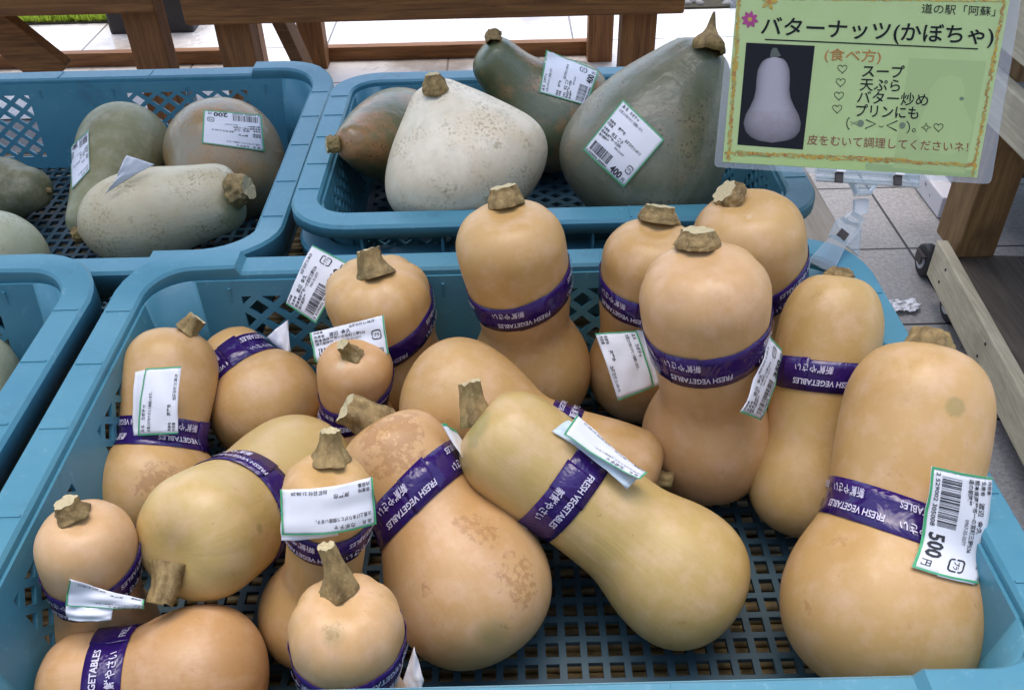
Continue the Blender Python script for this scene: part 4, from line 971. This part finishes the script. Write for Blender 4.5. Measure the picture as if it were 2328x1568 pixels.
for i in range(8):
    a = math.pi / 4 * i; r_ = 34 if i % 2 == 0 else 12; star.append((1628 + r_ * math.sin(a), 910 - r_ * math.cos(a)))
tx.ring(star, 5, 0)
arc = lambda x, y, rx, ry, a0, a1, n=12: [(x + rx * math.cos(R(a0 + (a1 - a0) * i / n)), y + ry * math.sin(R(a0 + (a1 - a0) * i / n))) for i in range(n + 1)]
tx.ring(arc(1098, 882, 34, 46, 115, 245), 6, 0, False); tx.ring(arc(1476, 908, 34, 46, -65, 65), 6, 0, False)
tx.ring([(1200, 855), (1270, 884), (1194, 918)], 7, 0, False); tx.ring([(1425, 862), (1348, 896), (1420, 934)], 7, 0, False)
tx.ring(arc(1310, 893, 16, 14, 15, 165), 4, 0, False); tx.ring(arc(1541, 930, 11, 11, 0, 330), 4, 0)
tx.ring([(1092, 868), (1140, 892), (1138, 866), (1094, 892)], 4, 3); tx.poly(arc(1162, 880, 24, 24, 0, 345), 3); tx.poly(arc(1460, 895, 22, 22, 0, 345), 3)
tx.poly(arc(1882, 705, 16, 13, 0, 345, 8), 3)
def flower(x, y, r_, n, mi, core):
    for i in range(n):
        a = 2 * math.pi * i / n + .25; dx, dy = math.sin(a), -math.cos(a)
        tx.poly([(x + dx * r_ * .18 - dy * r_ * .16, y + dy * r_ * .18 + dx * r_ * .16), (x + dx * r_ * .66 - dy * r_ * .22, y + dy * r_ * .66 + dx * r_ * .22), (x + dx * r_, y + dy * r_), (x + dx * r_ * .66 + dy * r_ * .22, y + dy * r_ * .66 - dx * r_ * .22), (x + dx * r_ * .18 + dy * r_ * .16, y + dy * r_ * .18 - dx * r_ * .16)], mi)
    core_pts = arc(x, y, r_ * .26, r_ * .26, 0, 330, 10); tx.poly(core_pts, core)
flower(375, 143, 64, 8, 5, 6); flower(512, 18, 64, 5, 6, 1)
tx.build('lettering', [SG_BLACK, SG_ORANGE, SG_BROWN, SG_GREY, SG_BLACK, SG_MAG, SG_YEL], sign, skf(.00085), SN)
# clip stand: a crocodile clamp on the crate rim, a swivel tab and a holder bar
clip = empty('sign_clip', at_d(1905, 590, .80), 'clear plastic clip on the crate rim holding up the green sign', 'sign clip')
def slab(name, pts, D, th, mat=CLEAR, par=None):
    mb = MB(); P = [at_d(x, y, D(x, y) if callable(D) else D) for x, y in pts]; mb.prism(P, FW * th); return mb.build(name, mat, par or clip, fix=True)
DC = depth(at(1900, 575, .783)) - .004
DK = plain('dark_grey_plastic', (.05, .042, .038), .5, .4, .1)
c2 = lambda x, y: ((2240 + x * .22962) * .8083, (440 + y * .22962) * .8083)        # clip working units
K = lambda L: [c2(*p) for p in L]
Dn = lambda x, y: DC - .0 + (600 - y) * 0.00003
jaw = slab('clamp_jaw', K([(150, 1280), (420, 985), (470, 950), (640, 1060), (600, 1110), (450, 1425), (300, 1360)]), DC - .006, .0028)
slab('clamp_jaw', K([(600, 1090), (690, 1010), (800, 880), (790, 1000), (765, 1220), (690, 1150)]), DC + .012, .0028)
slab('clamp_lever', K([(440, 960), (530, 760), (575, 738), (620, 775), (800, 860), (820, 850), (690, 1020), (640, 1060)]), DC - .004, .010)
slab('spring', K([(500, 955), (560, 880), (650, 950), (590, 1035)]), DC - .0062, .002, DK)
slab('clamp_block', K([(620, 745), (690, 670), (850, 760), (800, 830), (660, 800)]), DC - .002, .012)
slab('swivel_tab', K([(725, 520), (890, 520), (880, 680), (800, 720), (720, 690)]), DC - .001, .006, make_clear('frosted_plastic', (.86, .88, .88), .62, .4))
def slab_s(name, pts, off, th, mat=CLEAR):
    mb = MB(); mb.prism([sg(x, y, off) for x, y in pts], -SN * th); return mb.build(name, mat, clip, fix=True)
slab_s('holder_neck', K([(660, 310), (1000, 335), (900, 455), (740, 450)]), .001, .004)
slab_s('holder_neck_rib', K([(660, 310), (690, 312), (765, 448), (738, 450)]), .003, .008); slab_s('holder_neck_rib', K([(975, 333), (1004, 336), (902, 458), (880, 440)]), .003, .008)
slab_s('holder_neck_rib', K([(720, 430), (925, 432), (915, 470), (730, 470)]), .003, .008)
slab_s('holder_bar', K([(222, 165), (1490, 240), (1480, 395), (220, 310)]), .003, .002)
slab_s('holder_bar_rib', K([(224, 165), (1490, 240), (1490, 262), (224, 188)]), .006, .004); slab_s('holder_bar_rib', K([(222, 262), (1480, 338), (1480, 352), (222, 278)]), .006, .004); slab_s('holder_bar_rib', K([(222, 298), (1478, 380), (1478, 395), (222, 312)]), .006, .004)
for x, y in ((440, 222), (1152, 258)):
    slab_s('holder_hinge', K([(x, y), (x + 92, y + 5), (x + 86, y + 125), (x - 2, y + 118)]), .008, .003, DK)
    slab_s('holder_hinge_cap', K([(x - 2, y - 22), (x + 110, y - 15), (x + 106, y + 8), (x - 2, y)]), .010, .006, PAPER)

# ------------------------------------------------------------------ wooden tables behind
def bench(name, label, x0, x1, legs, za, brace=None):
    """a rough dark table seen from behind: apron board, legs front and back, low stretcher"""
    r_ = empty(name, ((x0 + x1) / 2, 2.6, 0), label, 'table', 'dark wooden tables behind the stall')
    MB().box((x0, 2.16, za), (x1, 2.205, .64), bev=.006).build('apron', WOOD_D, r_)
    MB().box((x0, 3.145, za), (x1, 3.19, .64), bev=.006).build('apron', WOOD_D, r_)
    mb = MB(); k = 7
    for i in range(k): mb.box((x0 - .02, 2.12 + i * .155, .642), (x1 + .02, 2.12 + i * .155 + .145, .67), bev=.003)
    mb.build('tabletop', WOOD_D, r_)
    for x in legs:
        MB().box((x, 2.207, 0), (x + .085, 2.275, .641), bev=.004).build('leg', WOOD_DZ, r_)
        MB().box((x, 3.075, 0), (x + .085, 3.143, .641), bev=.004).build('leg', WOOD_DZ, r_)
    MB().box((x0 + .05, 3.144, .004), (x1 - .05, 3.18, .052), bev=.003).build('stretcher', WOOD_D, r_)
    if brace:
        for (p, q, w_) in brace:
            p, q = Vector(p), Vector(q); d = (q - p); M = Matrix.Translation(p) @ d.to_track_quat('X', 'Z').to_matrix().to_4x4()
            MB().box((0, -.02, -w_ / 2), (d.length, .02, w_ / 2), M=M, bev=.003).build('brace', WOOD_D, r_)
bench('wooden_table', 'dark wooden table at the upper left behind the crates', -2.4, -.815, (-2.3, -.915), .500, [(at_y(-20, 50, 2.32), at_y(135, 172, 2.32), .10)])
bench('wooden_table', 'dark wooden table with a wide front board behind the middle crates', -.752, .425, (-.70, .285), .469, [((-.655, 2.45, .60), (-.655, 2.95, .02), .07)])
pl_ = empty('planter_box', (-1.34, 3.6, 0), 'black planter box on the bright paving beyond the left table', 'planter')
MB().box((-1.50, 3.47, 0), (-1.18, 3.72, .24), bev=.012).build('box', plain('black_planter_plastic', (.02, .02, .022), .5, .4, .2), pl_)
MB().box((-1.47, 3.50, .2395), (-1.21, 3.69, .244)).build('soil', SOIL, pl_)

# ------------------------------------------------------------------ right side: dolly, rack, litter
dl = empty('wooden_dolly', (1.2, 1.2, 0), 'low wheeled wooden dolly beside the tiled aisle at right', 'dolly')
a, b = at(2130, 545, .145), at(2328, 905, .145); d = (b - a).normalized(); ln = 1.25
ang = math.atan2(d.y, d.x); M = Matrix.Translation(a) @ Matrix.Rotation(ang, 4, 'Z')
MB().box((0, 0, -.088), (ln, .024, 0), M=M, bev=.003).build('side_board', WOOD_P, dl)
nb = MB()
for x in (.09, .34, .62, .9):
    for z in (-.022, -.06): nb.tube([M @ Vector((x + z * .3, -.0012, z)), M @ Vector((x + z * .3, .002, z))], .0035, 8)
nb.build('nail', DK, dl)
DECKW = wood('deck_ply', (.09, .07, .05), (.16, .13, .10), 'Y', .6)
mb = MB()
for k in range(6): mb.box((.0, .026 + k * .155, -.055), (ln, .026 + k * .155 + .153, -.036), M=M)
mb.build('deck', DECKW, dl)
MB().box((-.002, .026, -.086), (.04, .95, -.056), M=M).build('crossbar', WOOD_P, dl)
RUB = plain('black_rubber', (.018, .018, .02), .6, .4, .2); STEEL = plain('dull_steel', (.42, .43, .45), .35, .8, .1)
for (x, y) in ((2108, 588), (2168, 690), (2400, 1090)):
    c = at(x, y, .042); cz = .038
    w_ = MB(); prof = [(-.013, .012), (-.013, .033), (-.010, .038), (.010, .038), (.013, .033), (.013, .012)]
    rows = [[Vector((c.x + px_, c.y + r_ * math.cos(2 * math.pi * j / 24), cz + r_ * math.sin(2 * math.pi * j / 24))) for j in range(24)] for px_, r_ in prof]
    w_.grid(rows, 0, True); ct = w_.build('caster', RUB, dl, smooth=True)
    hb = MB(); hb.tube([(c.x - .016, c.y, cz), (c.x + .016, c.y, cz)], .019, 16); hb.tube([(c.x - .020, c.y, cz), (c.x + .020, c.y, cz)], .007, 10); hb.build('hub', STEEL, ct)
    fk = MB(); fk.box((c.x - .021, c.y - .012, cz - .004), (c.x - .0185, c.y + .012, .056)); fk.box((c.x + .0185, c.y - .012, cz - .004), (c.x + .021, c.y + .012, .056)); fk.box((c.x - .021, c.y - .02, .0555), (c.x + .021, c.y + .02, .0585)); fk.build('fork', DK, ct)
rk = empty('wooden_rack', (1.2, 1.8, 0), 'wooden display rack with a thick weathered post behind the dolly', 'rack')
p0 = at(2172, 585, .112); pw_ = .083
MB().box((p0.x, p0.y, .1095), (p0.x + pw_, p0.y + .11, 1.5), bev=.004).build('post', WOOD_PZ, rk)
XA = p0.x - .032
bA = at_x(2250, 288, XA); bB = at_x(2281, 241, XA); zb_ = bA.z
MB().box((XA, .6, zb_), (XA + .028, 2.1, zb_ + .085), bev=.003).build('shelf_board', WOOD_P, rk)
mb = MB()
for k in range(5): mb.box((XA + .030 + k * .12, .6, zb_ + .060), (XA + .030 + k * .12 + .112, 2.1, zb_ + .078), bev=.002)
mb.build('shelf', plain('grey_shelf_ply', (.24, .23, .22), .7, .3, .25, 12), rk)
cA = at_x(2302, 133, XA)
MB().box((XA, .6, cA.z), (XA + .028, 2.15, cA.z + .19), bev=.003).build('shelf_board', WOOD_P, rk)
MB().box((p0.x + .55, p0.y, .1095), (p0.x + .55 + pw_, p0.y + .11, 1.5), bev=.004).build('post', WOOD_PZ, rk)
gx = empty('slatted_box', (1.5, 1.95, .11), 'grey slatted plastic box in the shadow behind the rack post', 'box')
GP = plain('grey_box_plastic', (.16, .18, .20), .5, .4, .15, 30); mb = MB()
for k in range(5): mb.box((1.16, 1.98, .17 + k * .05), (1.75, 1.99, .213 + k * .05), bev=.003)
mb.build('front_slats', GP, gx); MB().box((1.16, 1.992, .165), (1.75, 2.35, .42)).build('body', GP, gx)
MB().box((1.15, 1.985, .110), (1.76, 2.34, .164)).build('foot', DK, gx)
fm = empty('foam_block', at(2132, 498, 0), 'white printed foam block lying along the tiles behind the sign clip', 'foam block')
q = at(2130, 498, .0)
fw_ = .05
MB().box((q.x, q.y, .002), (q.x + fw_, q.y + .75, .06), bev=.004).build('block', plain('white_foam', (.62, .61, .64), .7, .3, .06, 40), fm)
mb = MB(); rr_ = random.Random(2)
for k in range(26):
    y = q.y + .05 + rr_.random() * .6; z = .012 + rr_.random() * .03; s_ = rr_.uniform(.004, .012)
    mb.add([(q.x - .0006, y, z), (q.x - .0006, y + s_, z + s_ * .3), (q.x - .0006, y + s_ * .8, z + s_), (q.x - .0006, y - s_ * .3, z + s_ * .7)], [(0, 1, 2, 3)])
mb.build('blurred_print', plain('mauve_print', (.30, .26, .32), .7, .3, .3), fm)
tc = at(2052, 697, .004); mb = MB(); n_ = 16; rows = []
for i in range(n_ + 1):
    row = []
    for j in range(n_ + 1):
        u, v = i / n_ - .5, j / n_ - .5; q = Vector((u * 5, v * 5, 1.7)); edge = 1 - .25 * noise.noise(q * .8)
        row.append(Vector((tc.x + u * .062 * edge + .006 * noise.noise(q * 1.3), tc.y + v * .044 * edge + .006 * noise.noise(q * 1.1 + Vector((4, 0, 0))), .004 + .012 * abs(noise.noise(q * .9)) + .004 * abs(noise.noise(q * 2.2)))))
    rows.append(row)
mb.grid(rows); tag(mb.build('tissue', PAPER, solid=.0004, smooth=True), 'crumpled white tissue dropped on the grey floor tiles', 'tissue')

# ------------------------------------------------------------------ clash check while building
import os
if os.environ.get('CLASH'):
    for i in range(len(ALL)):
        for j in range(i + 1, len(ALL)):
            A, B = ALL[i][1], ALL[j][1]
            n_ = len(A.bvh.overlap(B.bvh))
            if n_:
                dp = 0
                for v in A.mb.v:
                    h = B.bvh.find_nearest(Vector(v))
                    if h[0] and (Vector(v) - h[0]).dot(h[1]) < 0: dp = max(dp, h[3])
                print('CLASH %.3f' % dp, '|', ALL[i][0][:45], '|', ALL[j][0][:45])
    for l, A in ALL:
        vs = A.mb.v; print('EXT', l[:40], [round(f(v[k] for v in vs), 3) for k in range(3) for f in (min, max)], 'L', round(A.L, 3), 'rb', round(A.rb, 3), 'rn', round(A.rn, 3))
